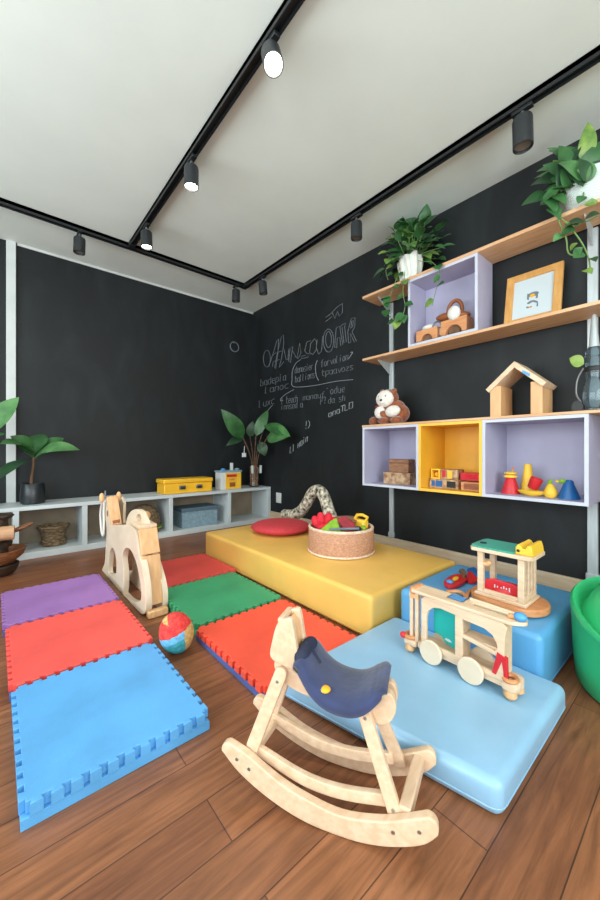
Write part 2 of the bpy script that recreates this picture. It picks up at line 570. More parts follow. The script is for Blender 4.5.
def ca(x, y):   # tracing of the upper lettering
    return onX(255 + x / CW, 300 + y / CW, XW - 0.002)


def cb(x, y):   # tracing of the lower lettering
    return onX(255 + x / CW, 370 + y / CW, XW - 0.002)


def strokes(name, lst, r, m):
    mb = MB()
    for s in lst:
        mb.tube(s, r, 5)
    return obj(name, mb, m, wall_r)


def ov(cx, cy, rx, ry, n=18):
    return [ca(x, y) for x, y in ellipse(cx, cy, rx, ry, n)] + [ca(cx + rx, cy)]


T = lambda f, l: [f(*p) for p in l]
strokes('chalk_title', [
    ov(68, 335, 20, 48), T(ca, [(80, 380), (96, 330), (108, 290), (126, 232), (135, 222), (131, 300), (118, 392), (112, 388), (124, 320), (150, 212), (162, 200), (165, 250), (152, 330), (138, 386), (150, 372), (165, 352)]),
    T(ca, [(88, 332), (112, 306), (150, 292)]), T(ca, [(100, 382), (104, 352), (140, 340)]),
    T(ca, [(166, 282), (178, 342), (188, 340), (194, 280), (216, 266), (202, 358), (192, 350), (200, 282)]), T(ca, [(215, 292), (240, 332), (256, 246), (263, 300), (246, 336), (228, 322)]),
    T(ca, [(330, 312), (312, 300), (318, 250), (340, 222), (352, 236), (350, 284), (330, 312)]),
    T(ca, [(318, 232), (296, 240), (284, 290), (296, 306), (318, 308), (300, 328), (266, 334), (262, 322), (290, 316)]),
    T(ca, [(356, 226), (350, 272), (364, 310), (380, 292), (388, 206)]),
    ov(420, 232, 30, 66), ov(420, 226, 17, 46),
    T(ca, [(455, 270), (464, 160), (484, 150), (502, 256), (490, 260), (485, 214), (470, 217), (467, 274), (455, 270)]),
    T(ca, [(486, 156), (500, 140), (518, 134), (512, 150), (522, 240), (508, 246), (498, 156)]),
    T(ca, [(535, 246), (530, 182), (550, 106), (572, 100), (570, 152), (555, 182), (580, 236), (568, 242), (546, 192), (548, 242), (535, 246)]),
    T(ca, [(552, 122), (562, 118), (558, 150), (548, 162), (552, 122)]),
], 0.0042, M['chalk'])
strokes('chalk_doodle', [T(ca, [(440, 70), (470, 40), (500, 20), (500, 70), (482, 95), (472, 64), (456, 105), (440, 70)]),
                         T(ca, [(405, 100), (440, 74)]), T(ca, [(402, 125), (440, 95)])], 0.0045, M['chalk'])
strokes('chalk_rule', [
    spline(T(ca, [(262, 340), (235, 360), (215, 400), (212, 450), (220, 495), (330, 490), (460, 465), (560, 455)]), 4),
    spline(T(ca, [(356, 345), (345, 380), (350, 430), (363, 460)]), 4), T(ca, [(535, 335), (552, 310), (556, 296)]), T(ca, [(546, 300), (556, 296), (558, 306)]),
    spline(T(cb, [(222, 112), (180, 135), (150, 160), (147, 176), (160, 172)]), 3), spline(T(cb, [(100, 200), (78, 226), (65, 245)]), 3),
], 0.0034, M['chalkb'])
# handwriting: stroke letters on a 4 x 6 grid (x, y up; 0 = baseline, 4 = x-height, 6 = ascender, -2 = descender)
GL = {
    'a': '34 04 01 10 30 34|34 30 40', 'b': '06 00 30 33 04', 'c': '34 14 03 01 10 30', 'd': '36 30 10 01 03 14 34', 'e': '02 32 34 14 03 01 10 30',
    'f': '36 26 15 10|04 24', 'g': '34 04 01 31|34 3i 1i', 'h': '06 00|03 14 34 30', 'i': '14 10|16 15', 'k': '06 00|34 02 30', 'l': '06 00 10',
    'L': '06 00 30', 'P': '00 06 26 35 34 23 03', 'N': '00 04 30 34', 'm': '04 00|03 14 24 20|23 34 44 40', 'n': '04 00|03 14 34 30', 'o': '14 03 01 10 20 31 33 24 14',
    'p': '04 0i|04 34 31 00', 'r': '04 00|03 14 34', 's': '34 04 03 31 30 00', 't': '16 11 20 30|04 34', 'u': '04 01 10 30|34 30', 'v': '04 20 44', 'x': '04 30|34 00',
    'z': '04 34 00 30', '1': '05 16 10', '?': '05 16 26 35 23 22|20 21', '!': '16 12|10 11', ')': '06 24 22 00', "'": '06 05', '-': '03 33', 'A': '00 16 26 30|03 33', 'T': '06 46|26 20', 'O': '06 00 40 46 06',
}


def writing(text, p0, p1, h, jit):
    out = []
    n = len(text)
    for i, chx in enumerate(text):
        g = GL.get(chx)
        if not g:
            continue
        for st in g.split('|'):
            ln = []
            for tk in st.split():
                gx = int(tk[0]); gy = -2 if tk[1] == 'i' else int(tk[1])
                x = (i + gx / 4.6) / n
                px = p0[0] + (p1[0] - p0[0]) * x + gy * 0.3 + jit.uniform(-.8, .8)
                py = p0[1] + (p1[1] - p0[1]) * x - gy * h / 6 + jit.uniform(-1, 1)
                ln.append((px, py))
            out.append(ln)
    return out


jit = random.Random(3)
dim, bri = [], []
for tx, a, b, h in [('badepia', (32, 492), (182, 456), 40), ('lanoc', (58, 534), (198, 500), 36), ('danosier', (228, 420), (334, 396), 38), ('ballions', (230, 472), (344, 442), 38),
                    ('forvolion', (378, 384), (536, 340), 40), ('tpaavozs', (380, 436), (566, 396), 36)]:
    for s in writing(tx, a, b, h, jit): dim.append(T(ca, s))
for tx, a, b, h in [('luxc', (24, 216), (118, 190), 40), ("1 teoch", (150, 196), (246, 182), 40), ('manauf', (274, 174), (402, 154), 32), ("'odue", (410, 142), (518, 124), 40),
                    ('innsad a', (150, 228), (276, 212), 32), ('P?', (374, 198), (408, 188), 38), ('da sh', (418, 192), (520, 174), 34)]:
    for s in writing(tx, a, b, h, jit): dim.append(T(cb, s))
for tx, a, b, h in [('anaTLO', (420, 270), (560, 214), 34), ('L1 Nain', (200, 478), (304, 404), 40), ('!)', (288, 338), (320, 330), 46)]:
    for s in writing(tx, a, b, h, jit): bri.append(T(cb, s))
strokes('chalk_notes', dim, 0.0036, M['chalk'])
strokes('chalk_notes', bri, 0.0044, M['chalkb'])

# ================================================================ TRACK LIGHTING
TZ0 = HC - 0.045
XR, XM, YT = 2.13, 0.93, 3.45


def rail(name, label, x0, x1, y0, y1):
    t = thing(name, label, 'track light rail', ((x0 + x1) / 2, (y0 + y1) / 2, TZ0), group='ceiling track rails')
    mb = MB()
    if x1 - x0 > y1 - y0:
        for s in (-1, 1): mb.bx(x0, x1, y0 if s < 0 else y1 - .008, y0 + .008 if s < 0 else y1, TZ0, HC - .001)
    else:
        for s in (-1, 1): mb.bx(x0 if s < 0 else x1 - .008, x0 + .008 if s < 0 else x1, y0, y1, TZ0, HC - .001)
    mb.bx(x0, x1, y0, y1, TZ0 + .018, HC - .001)
    world_part('channel', mb, M['track'], t, smooth=False)
    # end and joint caps
    mb = MB()
    if x1 - x0 > y1 - y0:
        mb.bx(x1 - .05, x1, y0 - .002, y1 + .002, TZ0 - .003, HC - .001)
    else:
        mb.bx(x0 - .002, x1 + .002, y1 - .06, y1, TZ0 - .003, HC - .001)
    world_part('joint_cap', mb, M['track'], t, bevel=.002)
    return t


RW = 0.022
rail('track_rail', 'black ceiling track running parallel to the wall above the low white shelf', XL + .01, XR + RW, YT - RW, YT + RW)
rail('track_rail', 'black ceiling track nearest the oak wall shelves, running to the corner', XR - RW, XR + RW, YN + .01, YT - RW)
rail('track_rail', 'black ceiling track across the middle of the ceiling with three lit spots', XM - RW, XM + RW, YN + .01, YT - RW)


def spot(label, x, y, tx, ty, lit, can=(.044, .128)):
    """tx, ty: where the can leans to"""
    t = thing('spotlight', label, 'spotlight', (x, y, TZ0 + .001), group='track spotlights')
    top = Vector((0, 0, -0.004))
    obj('adapter', MB().bx(-.016, .016, -.05, .05, -.02, -.0005), M['track'], t, bevel=.003)
    axis = Vector((tx, ty, -1)).normalized()
    c0 = Vector((0, 0, -.05))
    obj('swivel_arm', MB().cyl((0, 0, -.018), c0 + axis * .012, .009, seg=12), M['steel'], t)
    q = (-axis).to_track_quat('Z', 'Y').to_matrix().to_4x4()
    r, L = can
    prof = [(.0, 0), (r - .012, 0), (r - .003, -.006), (r, -.014), (r, -L), (r - .004, -L - .002), (r - .006, -L + .002), (r - .006, -L + .022), (.0, -L + .022)]
    mb = MB().lathe(prof, c0, 28, mtx=q, cap=False)
    can = obj('lamp_can', mb, M['lamp'], t, weld=True)
    mb = MB().lathe([(0, -L + .012), (r - .008, -L + .012), (r - .008, -L + .019), (0, -L + .019)], c0, 24, mtx=q, cap=False)
    obj('lens', mb, M['lenson'] if lit else M['lensoff'], t, weld=True)
    if lit:
        li = bpy.data.lights.new('spot_beam', 'SPOT'); li.energy = lit; li.spot_size = R(95); li.spot_blend = 0.9
        li.color = (1.0, 0.9, 0.78); li.shadow_soft_size = .045
        lo = bpy.data.objects.new('spot_beam', li); COL.objects.link(lo); lo.parent = t
        lo.location = c0 + axis * (L + .012)
        lo.rotation_euler = axis.to_track_quat('-Z', 'Y').to_euler()
    return t


LITP = 26
spot('unlit black spotlight at the left end of the track above the low shelf', .535, YT, -.03, -.02, 0)
spot('lit black spotlight on the middle track closest to where two tracks join', XM, 3.0, 0.02, 0, LITP)
spot('lit black spotlight second along the middle track from the junction', XM, 2.13, 0, 0.02, LITP)
spot('glaring lit spotlight on the middle track, the closest one overhead', XM, 1.29, -.2, -.46, LITP)
spot('unlit black spotlight on the shelf side track just left of the far corner', 2.02, YT, -.02, 0, 0)
spot('unlit tilted black spotlight just right of the far track corner', XR, 3.10, .1, .0, 0)
spot('unlit black spotlight on the right track above the ivy pot', XR, 1.82, 0, 0, 0)
spot('large unlit black spotlight on the right track above the picture frame', XR, .675, .0, -.02, 0, (.048, .16))

# ================================================================ FOAM MATS


def jigsaw(x0, x1, y0, y1, n, d, ph=0.0):
    """rectangle whose edges carry dovetail tabs of depth d"""
    def side(a, b, nrm):
        a, b, nrm = Vector(a), Vector(b), Vector(nrm)
        out = []
        for i in range(n):
            for (t, q) in ((0.0, 0), (.25, 0), (.17, -1), (.83, -1), (.75, 0)):
                u = (i + t) / n
                p = a + (b - a) * u + nrm * (q * d)
                out.append((p.x, p.y))
        return out
    return side((x0, y0), (x1, y0), (0, -1)) + side((x1, y0), (x1, y1), (1, 0)) + side((x1, y1), (x0, y1), (0, 1)) + side((x0, y1), (x0, y0), (-1, 0))


def foam_mat(label, x0, x1, y0, y1, top, low, h=.055):
    t = thing('foam_mat', label, 'foam mat', ((x0 + x1) / 2, (y0 + y1) / 2, 0), group='interlocking foam floor mats')
    cx, cy = t.location.x, t.location.y
    d = .013
    x0, x1, y0, y1 = x0 - cx, x1 - cx, y0 - cy, y1 - cy
    a = jigsaw(x0 + d, x1 - d, y0 + d, y1 - d, 11, -d)
    plate('top_sheet', [a], h * .52, M[top], Matrix.Translation((0, 0, h - h * .26)), t, bevel=.002)
    e = .003
    plate('bottom_sheet', [[(x0 + e, y0 + e), (x1 - e, y0 + e), (x1 - e, y1 - e), (x0 + e, y1 - e)]], h * .475, M[low], Matrix.Translation((0, 0, h * .2385)), t, bevel=.002)
    return t


foam_mat('bright blue foam mat lying closest to the camera', .042, .528, 1.060, 1.615, 'f_blue', 'f_blue', .06)
foam_mat('coral red foam mat between the blue mat and the purple mat', .036, .54, 1.635, 2.205, 'f_red', 'f_ind')
foam_mat('purple foam mat on the floor before the low white shelf', .026, .54, 2.222, 2.765, 'f_purple', 'f_ind')
foam_mat('dark red foam mat behind the green one, beside the yellow platform', .745, 1.305, 2.212, 2.745, 'f_dred', 'f_dred')
foam_mat('green foam mat beside the yellow platform and the knitted ball', .735, 1.262, 1.63, 2.196, 'f_green', 'f_green')
foam_mat('orange red foam mat with a blue underside behind the rocking horse', .72, 1.25, 1.04, 1.612, 'f_rred', 'f_ind')

# ================================================================ SOFT VINYL BLOCKS


def soft_block(name, label, cat, x0, x1, y0, y1, h, bev, m, puff=.006, skew=0.0):
    t = thing(name, label, cat, ((x0 + x1) / 2, (y0 + y1) / 2, 0))
    mb = MB()
    w, l = x1 - x0, y1 - y0
    bm = mb.bm
    bmesh.ops.create_cube(bm, size=1.0, matrix=Matrix.Translation((0, 0, h / 2)) @ Matrix.Diagonal((w, l, h, 1)))
    bmesh.ops.bevel(bm, geom=bm.edges[:], offset=bev, segments=5, profile=0.5, affect='EDGES')
    bmesh.ops.subdivide_edges(bm, edges=[e for e in bm.edges if e.calc_length() > .15], cuts=6, use_grid_fill=True)
    for v in bm.verts:
        u, q = v.co.x / (w / 2), v.co.y / (l / 2)
        k = max(0, 1 - u * u) * max(0, 1 - q * q)
        if v.co.z > h * .6: v.co.z += puff * k
        v.co.x -= skew * (v.co.y + l / 2) * max(0.0, (w / 2 - v.co.x) / w)
    obj('cover', mb, m, t, angle=80)
    # welt seam round the foot
    pts = []
    r = bev * 1.15
    for cx, cy, a0 in ((w / 2 - r, l / 2 - r, 0), (-w / 2 + r, l / 2 - r, 90), (-w / 2 + r, -l / 2 + r, 180), (w / 2 - r, -l / 2 + r, 270)):
        for k in range(5):
            a = R(a0 + k * 22.5)
            x_, y_ = cx + r * math.cos(a), cy + r * math.sin(a)
            pts.append((x_ - skew * (y_ + l / 2) * max(0.0, (w / 2 - x_) / w), y_, bev * .95))
    obj('seam', MB().tube(pts, .0022, 6, closed=True), m, t)
    return t


soft_block('soft_platform', 'long yellow vinyl soft play platform along the blackboard wall', 'soft play block', 1.34, 2.18, 1.055, 2.80, .212, .022, M['yellow'])
soft_block('soft_block', 'mid blue vinyl soft block beside the yellow platform, carrying a wooden toy', 'soft play block', 1.503, 2.10, .412, 1.012, .225, .024, M['bluev'])
soft_block('crash_mat', 'light blue padded vinyl mat on the floor under the wooden train', 'padded mat', .926, 1.50, .338, 1.034, .09, .026, M['ltblue'], skew=.20)

# ================================================================ LOW WHITE SHELF
CF, CB, CZ = 3.68, YW - .001, .435
t = thing('low_bookcase', 'long low white open bookcase along the left blackboard wall', 'bookcase', (1.0, 3.89, 0))
CX0, CX1 = -1.0, 2.655
world_part('top_board', MB().bx(CX0, CX1, CF, YW - .031, CZ - .032, CZ), M['white'], t, bevel=.002)
world_part('bottom_board', MB().bx(CX0, CX1, CF + .003, YW - .031, .0, .052), M['white'], t, bevel=.002)
for x in (-.42, .128, .612, 1.387, 2.07, CX1 - .02):
    world_part('divider', MB().bx(x - .02, x + .02, CF + .001, YW - .031, .052, CZ - .032), M['white'], t, bevel=.0015)
world_part('back_panel', MB().bx(CX0, CX1, YW - .044, YW - .0312, .053, CZ - .033), M['backing'], t, smooth=False)

# ================================================================ WALL SHELF SYSTEM


def upright(label, y, z0, z1, w=.042):
    t = thing('wall_upright', label, 'shelf upright', (XW, y, z0), group='metal shelf uprights')
    mb = MB()
    mb.bx(XW - .02, XW - .0005, y - w / 2, y + w / 2, z0, z1)
    world_part('channel', mb, M['alum'], t, bevel=.003)
    mb = MB().bx(XW - .026, XW - .0006, y - w / 2 - .006, y + w / 2 + .006, z0, z0 + .045)
    world_part('foot_clip', mb, M['alum'], t, bevel=.003)
    return t


upright('slim metal shelf upright behind the plush animal', 1.862, .135, 2.19)
upright('wide metal shelf upright behind the glass figure at the photo edge', .474, .135, 2.19, .05)


def board(label, x0, y0, y1, z0, z1, bkts, name='wall_shelf'):
    t = thing(name, label, 'shelf', (XW, (y0 + y1) / 2, z0), group='oak shelf boards')
    world_part('board', MB().bx(x0, XW - .021, y0, y1, z0, z1), M['shelf'], t, bevel=.0025)
    for y in bkts:
        p = [(XW - .022, z0 - .001), (x0 + .06, z0 - .001), (x0 + .06, z0 - .012), (XW - .05, z0 - .10), (XW - .022, z0 - .11)]
        world_plate('bracket', [p], .006, M['alum'], XZ(y), t)
    return t


board('upper oak shelf carrying the ivy and pothos pots', 2.4, -1.2, 1.985, 2.196, 2.218, (1.862, .474))
board('middle oak shelf carrying the lavender cube and the picture frame', 2.4, -1.2, 1.985, 1.664, 1.684, (1.862,))
board('lower oak shelf board lying over the three box shelves', 2.285, -1.2, 1.895, 1.086, 1.102, ())
board('oak shelf end showing at the photo edge beside the big lavender box', 2.4, -1.2, .395, .60, .622, ())


def box_shelf(label, x0, y0, y1, z0, z1, m, me, xb=XW - .0215, th=.018):
    t = thing('box_shelf', label, 'box shelf', (xb, (y0 + y1) / 2, z0), group='open wall boxes')
    world_part('side_panel', MB().bx(x0 + .004, xb, y0, y0 + th, z0, z1), m, t, smooth=False)
    world_part('side_panel', MB().bx(x0 + .004, xb, y1 - th, y1, z0, z1), m, t, smooth=False)
    world_part('top_panel', MB().bx(x0 + .004, xb, y0 + th, y1 - th, z1 - th, z1), m, t, smooth=False)
    world_part('bottom_panel', MB().bx(x0 + .004, xb, y0 + th, y1 - th, z0, z0 + th), m, t, smooth=False)
    world_part('back_panel', MB().bx(xb - .01, xb - .0005, y0 + th, y1 - th, z0 + th, z1 - th), m, t, smooth=False)
    o, i = [(y0, z0), (y1, z0), (y1, z1), (y0, z1)], [(y0 + th, z0 + th), (y1 - th, z0 + th), (y1 - th, z1 - th), (y0 + th, z1 - th)]
    world_plate('front_edge', [o, i], .0038, me, YZ(x0 + .002), t)
    return t


box_shelf('lavender wall box at the left end, holding two stacked boxes', 2.285, 1.382, 1.888, .613, 1.085, M['lav'], M['lavedge'])
box_shelf('amber yellow wall box between two lavender boxes', 2.285, .946, 1.381, .613, 1.085, M['ybox'], M['yedge'])
box_shelf('wide lavender wall box with coloured wooden toys inside', 2.285, .425, .945, .613, 1.085, M['lav'], M['lavedge'])
box_shelf('lavender cube box on the middle shelf around a wooden toy', 2.402, 1.022, 1.54, 1.6845, 2.1955, M['lav'], M['lavedge'])

# ---------------------------------------------------------------- picture frame
t = thing('picture_frame', 'square oak picture frame with a small drawing, leaning on the wall', 'picture frame', (2.52, .752, 1.685))
lean = math.atan2(.06, .30)
fm = frame_mtx((0, 0, 0), (0, 1, 0), (math.sin(lean), 0, math.cos(lean)), (-math.cos(lean), 0, math.sin(lean)))
hw, hh, bw = .154, .352, .045
plate('frame', [[(-hw, 0), (hw, 0), (hw, hh), (-hw, hh)], [(-hw + bw, bw), (hw - bw, bw), (hw - bw, hh - bw), (-hw + bw, hh - bw)]], .026, M['frame'], fm @ Matrix.Translation((0, 0, .0)), t, bevel=.004)
plate('picture_sheet', [[(-hw + bw - .004, bw - .004), (hw - bw + .004, bw - .004), (hw - bw + .004, hh - bw + .004), (-hw + bw - .004, hh - bw + .004)]], .004, M['paper'], fm @ Matrix.Translation((0, 0, .002)), t)
mb = MB()


def fp(x, y, z=.0045):
    return fm @ Vector((x, y, z))


for e in [ellipse(.012, .172, .026, .022), ellipse(.008, .128, .020, .020), ellipse(-.018, .118, .012, .020)]:
    pass
dr = plate('drawing_grey', [ellipse(-.004, .19, .03, .016, 16)], .001, M['grey'], fm @ Matrix.Translation((0, 0, .0046)), t)
plate('drawing_grey', [[(.02, .20), (.03, .205), (.03, .165), (.018, .158)]], .001, M['grey'], fm @ Matrix.Translation((0, 0, .0046)), t)
plate('drawing_grey', [[(-.03, .19), (-.022, .19), (-.018, .155), (-.03, .158)]], .001, M['grey'], fm @ Matrix.Translation((0, 0, .0046)), t)
plate('drawing_yellow', [ellipse(.0, .182, .015, .011, 16)], .001, M['orange'], fm @ Matrix.Translation((0, 0, .0056)), t)
plate('drawing_grey', [[(-.008, .15), (.012, .15), (.03, .14), (.02, .13), (-.004, .138), (-.034, .12), (-.03, .135)]], .001, M['grey'], fm @ Matrix.Translation((0, 0, .0046)), t)
plate('drawing_grey', [[(-.034, .12), (-.026, .122), (-.026, .10), (-.034, .10)]], .001, M['grey'], fm @ Matrix.Translation((0, 0, .0046)), t)
plate('drawing_yellow', [ellipse(.006, .108, .008, .006, 12)], .001, M['tan'], fm @ Matrix.Translation((0, 0, .0046)), t)
plate('drawing_grey', [[(.014, .112), (.03, .118), (.03, .106), (.018, .102)]], .001, M['grey'], fm @ Matrix.Translation((0, 0, .0046)), t)
mb.bm.free()

# ---------------------------------------------------------------- wooden house arch on the lower shelf
t = thing('toy_house', 'open wooden toy house arch standing on the lower shelf', 'toy house', (2.49, .80, 1.1025))
HX0, HX1 = 2.39, 2.585
world_part('wall_panel', MB().bx(HX0, HX1, .878, .94, 1.103, 1.30), M['plank'], t, bevel=.002)
world_part('wall_panel', MB().bx(HX0, HX1, .655, .715, 1.103, 1.30), M['plank'], t, bevel=.002)
apex = (.797, 1.435)
for s, e in ((1, (.962, 1.285)), (-1, (.632, 1.285))):
    d = Vector((apex[0] - e[0], apex[1] - e[1])); n = Vector((-d.y, d.x)).normalized() * .028 * s * (1)
    if n.y > 0: n = -n
    lp = [e, apex, (apex[0], apex[1] - .038), (e[0] + n.x, e[1] + n.y)]
    world_plate('roof_panel', [lp], HX1 - HX0 + .02, M['birchy'], YZ((HX0 + HX1) / 2 - .004), t, bevel=.0015)
world_plate('brand_mark', [[(.752, 1.375), (.712, 1.345), (.716, 1.33), (.756, 1.36)]], .001, M['skyp'], YZ(HX0 - .0152), t)

# ---------------------------------------------------------------- plush animal
t = thing('plush_animal', 'brown and white plush animal sitting at the left end of the lower shelf', 'plush toy', (2.42, 1.712, 1.103))
body = MB().ell((0.02, -.03, .085), (.085, .125, .088)).ell((.02, -.02, .14), (.07, .095, .06))
bo = obj('body', body, M['brownf'], t)
obj('head', MB().ell((-.005, .015, .212), (.072, .085, .075)), M['brownf'], t)
obj('face_patch', MB().ell((-.04, .024, .208), (.05, .082, .068)), M['whitef'], t)
obj('muzzle', MB().ell((-.075, .025, .185), (.022, .03, .024)), M['whitef'], t)
obj('nose', MB().ell((-.096, .022, .192), (.009, .012, .009)), M['black'], t)
for y in (.0525, -.01): obj('eye', MB().ell((-.081, y, .222), (.005, .006, .007)), M['black'], t)
obj('ear', MB().ell((-.01, .072, .27), (.016, .026, .022)), M['brownf'], t)
obj('ear', MB().ell((-.01, -.042, .266), (.016, .024, .022)), M['brownf'], t)
obj('belly_patch', MB().ell((-.052, .064, .10), (.034, .05, .05), Matrix.Rotation(R(-20), 4, 'X')), M['whitef'], t)
obj('belly_patch', MB().ell((-.06, -.062, .10), (.034, .068, .044), Matrix.Rotation(R(-8), 4, 'X')), M['whitef'], t)
obj('paw', MB().ell((-.03, .142, .036), (.045, .04, .036)), M['brownf'], t)
obj('paw', MB().ell((-.06, .02, .03), (.05, .046, .03)), M['brownf'], t)
obj('paw', MB().ell((-.055, -.095, .03), (.046, .048, .03)), M['brownf'], t)
obj('arm', MB().ell((-.06, .018, .082), (.03, .04, .028), Matrix.Rotation(R(30), 4, 'X')), M['brownf'], t)
obj('bow', MB().ell((-.045, .088, .148), (.02, .028, .014)), M['maroon'], t)

# ---------------------------------------------------------------- toys in the boxes
BZ = .6315
t = thing('carton', 'patterned flat carton under the woven box in the left lavender box', 'box', (2.46, 1.648, BZ))
obj('carton', MB().bx(-.06, .06, -.135, .135, 0, .078), M['patbox'], t, bevel=.002)
obj('lid', MB().bx(-.063, .063, -.138, .138, .078, .09), M['patbox'], t, bevel=.002)
t = thing('woven_box', 'brown woven straw box stacked on the patterned carton', 'box', (2.46, 1.636, BZ + .0905))
obj('basket', MB().bx(-.05, .05, -.10, .10, 0, .075), M['weave'], t, bevel=.006)
obj('lid', MB().bx(-.053, .053, -.103, .103, .0755, .105), M['weave'], t, bevel=.006)


def carton(label, x, y, z, sx, sy, sz, m, lm, rz=0, name='game_box', panels=()):
    t = thing(name, label, 'game box', (x, y, z), rz, group='game boxes in the amber wall box')
    obj('tray', MB().bx(-sx / 2, sx / 2, -sy / 2, sy / 2, 0, sz), M[m], t, bevel=.002)
    for (a, b, c, d, k) in panels:
        obj('printed_panel', MB().bx(-sx / 2 - .001, -sx / 2 + .001, a * sy, b * sy, c * sz, d * sz), M[k], t, smooth=False)
    return t


carton('long pale game box with blue pictures at the bottom of the amber box stack', 2.44, 1.246, BZ, .12, .21, .062, 'patbox', '', panels=((.30, .42, .2, .85, 'bluep'), (.04, .26, .15, .85, 'bluep'), (-.42, -.12, .15, .85, 'black')))
carton('small brown carton at the right end of the amber box', 2.43, 1.048, BZ, .11, .145, .056, 'tan', '', panels=((-.4, .36, .15, .85, 'brown'),))
carton('red and white game box lying on top of the long pale box', 2.455, 1.218, BZ + .0625, .10, .12, .07, 'patbox', '', panels=((.2, .42, .2, .9, 'red'), (-.2, .1, .1, .9, 'yelp')))
carton('flat red game box above the brown carton in the amber box', 2.465, 1.07, BZ + .0625, .09, .15, .052, 'red', '', panels=((-.4, .4, .25, .8, 'redf'),))
t = thing('block_frame', 'small yellow open block standing on the pale game box', 'toy block', (2.42, 1.315, BZ + .0625))
o, i = [(-.034, 0), (.034, 0), (.034, .072), (-.034, .072)], [(-.024, .01), (.024, .01), (.024, .062), (-.024, .062)]
plate('block_frame', [o, i], .05, M['yelp'], frame_mtx((0, 0, 0), (0, 1, 0), (0, 0, 1), (1, 0, 0)), t, bevel=.002)
obj('bead', MB().ell((0, .0, .03), (.012, .016, .0185)), M['orange'], t)

# right box toys
t = thing('toy_figure', 'red cone figure with a yellow hat in the wide lavender box', 'wooden toy', (2.43, .835, BZ), group='coloured toys in the wide box')
obj('robe', MB().lathe([(.062, 0), (.062, .012), (.034, .11), (.03, .118)], seg=28), M['red'], t)
obj('collar', MB().lathe([(.03, .1185), (.046, .122), (.046, .136), (.02, .145), (.018, .15)], seg=24), M['yelp'], t)
obj('hat_brim', MB().lathe([(.044, .1505), (.044, .158), (.016, .166)], seg=24), M['yelp'], t)
obj('stick', MB().cyl((0, -.012, .16), (-.005, -.022, .2), .006, seg=8), M['tan'], t)
t = thing('stacking_toy', 'tall yellow stepped cone behind the yellow boat in the wide box', 'wooden toy', (2.50, .762, BZ), group='coloured toys in the wide box')
obj('base_cup', MB().lathe([(.05, 0), (.05, .01), (.042, .085), (.04, .09)], seg=24), M['yelp'], t)
obj('top_cup', MB().lathe([(.038, .0905), (.024, .215), (.021, .222), (.018, .222)], seg=24), M['yelp'], t)
t = thing('toy_boat', 'yellow boat shaped tray lying in the wide lavender box', 'wooden toy', (2.40, .71, BZ), group='coloured toys in the wide box')
mb = MB()
for k in range(1):
    P_ = [(.0, 0), (.03, .002), (.052, .02), (.06, .034), (.054, .036), (.044, .022), (0, .014)]
    mb.lathe(P_, seg=28, cap=False)
mb.xf(Matrix.Diagonal((.75, 1.6, 1, 1)))
obj('hull', mb, M['yelp'], t, weld=True)
t = thing('toy_cup', 'tilted red cup lying on the yellow boat tray', 'wooden toy', (2.40, .69, BZ + .020), group='coloured toys in the wide box')
mb = MB().lathe([(0, 0), (.03, 0), (.034, .004), (.04, .075), (.036, .08), (.03, .01), (0, .008)], seg=24, cap=False)
mb.xf(Matrix.Translation((0, .022, .028)) @ Matrix.Rotation(R(22), 4, 'X'))
obj('cup', mb, M['red'], t, weld=True)
t = thing('toy_pear', 'small yellow pear toy with a green leaf beside the blue cone', 'wooden toy', (2.40, .618, BZ), group='coloured toys in the wide box')
obj('fruit', MB().lathe([(.03, 0), (.042, .02), (.04, .045), (.024, .075), (.016, .088), (.006, .094)], seg=20), M['yelp'], t)
obj('leaf', MB().ell((0, .004, .105), (.008, .012, .024), Matrix.Rotation(R(25), 4, 'X')), M['green_f'], t)
t = thing('toy_figure', 'blue cone figure with a bent green head in the wide box', 'wooden toy', (2.41, .535, BZ), group='coloured toys in the wide box')
obj('robe', MB().lathe([(.062, 0), (.062, .01), (.03, .095), (.026, .115), (.014, .126)], seg=28), M['bluep'], t)
obj('head', MB().ell((-.01, .034, .115), (.016, .026, .015), Matrix.Rotation(R(-15), 4, 'X')), M['green_f'], t)
obj('beak', MB().ell((-.012, .062, .112), (.009, .012, .009)), M['yelp'], t)

# wooden toy in the cube on the middle shelf
t = thing('wooden_toy_truck', 'tan wooden toy truck with a ring handle in the upper lavender cube', 'wooden toy', (2.49, 1.30, 1.7035))


def arch_block(y0, y1, h, n, rad, m=M['tan']):
    c = (y0 + y1) / 2
    lp = [(y0, .012), (c - rad, .012)] + [(c - rad * math.cos(a), .012 + rad * math.sin(a)) for a in [PI * k / 12 for k in range(1, 12)]] + [(c + rad, .012), (y1, .012), (y1, h), (y0, h)]
    plate(n, [lp], .10, m, frame_mtx((0, 0, 0), (0, 1, 0), (0, 0, 1), (1, 0, 0)), t, bevel=.003)
    obj('wheel', MB().cyl((-.03, c, rad * .75), (-.012, c, rad * .75), rad * .75, seg=24), M['bark'], t)
    obj('wheel', MB().cyl((.012, c, rad * .75), (.03, c, rad * .75), rad * .75, seg=24), M['bark'], t)


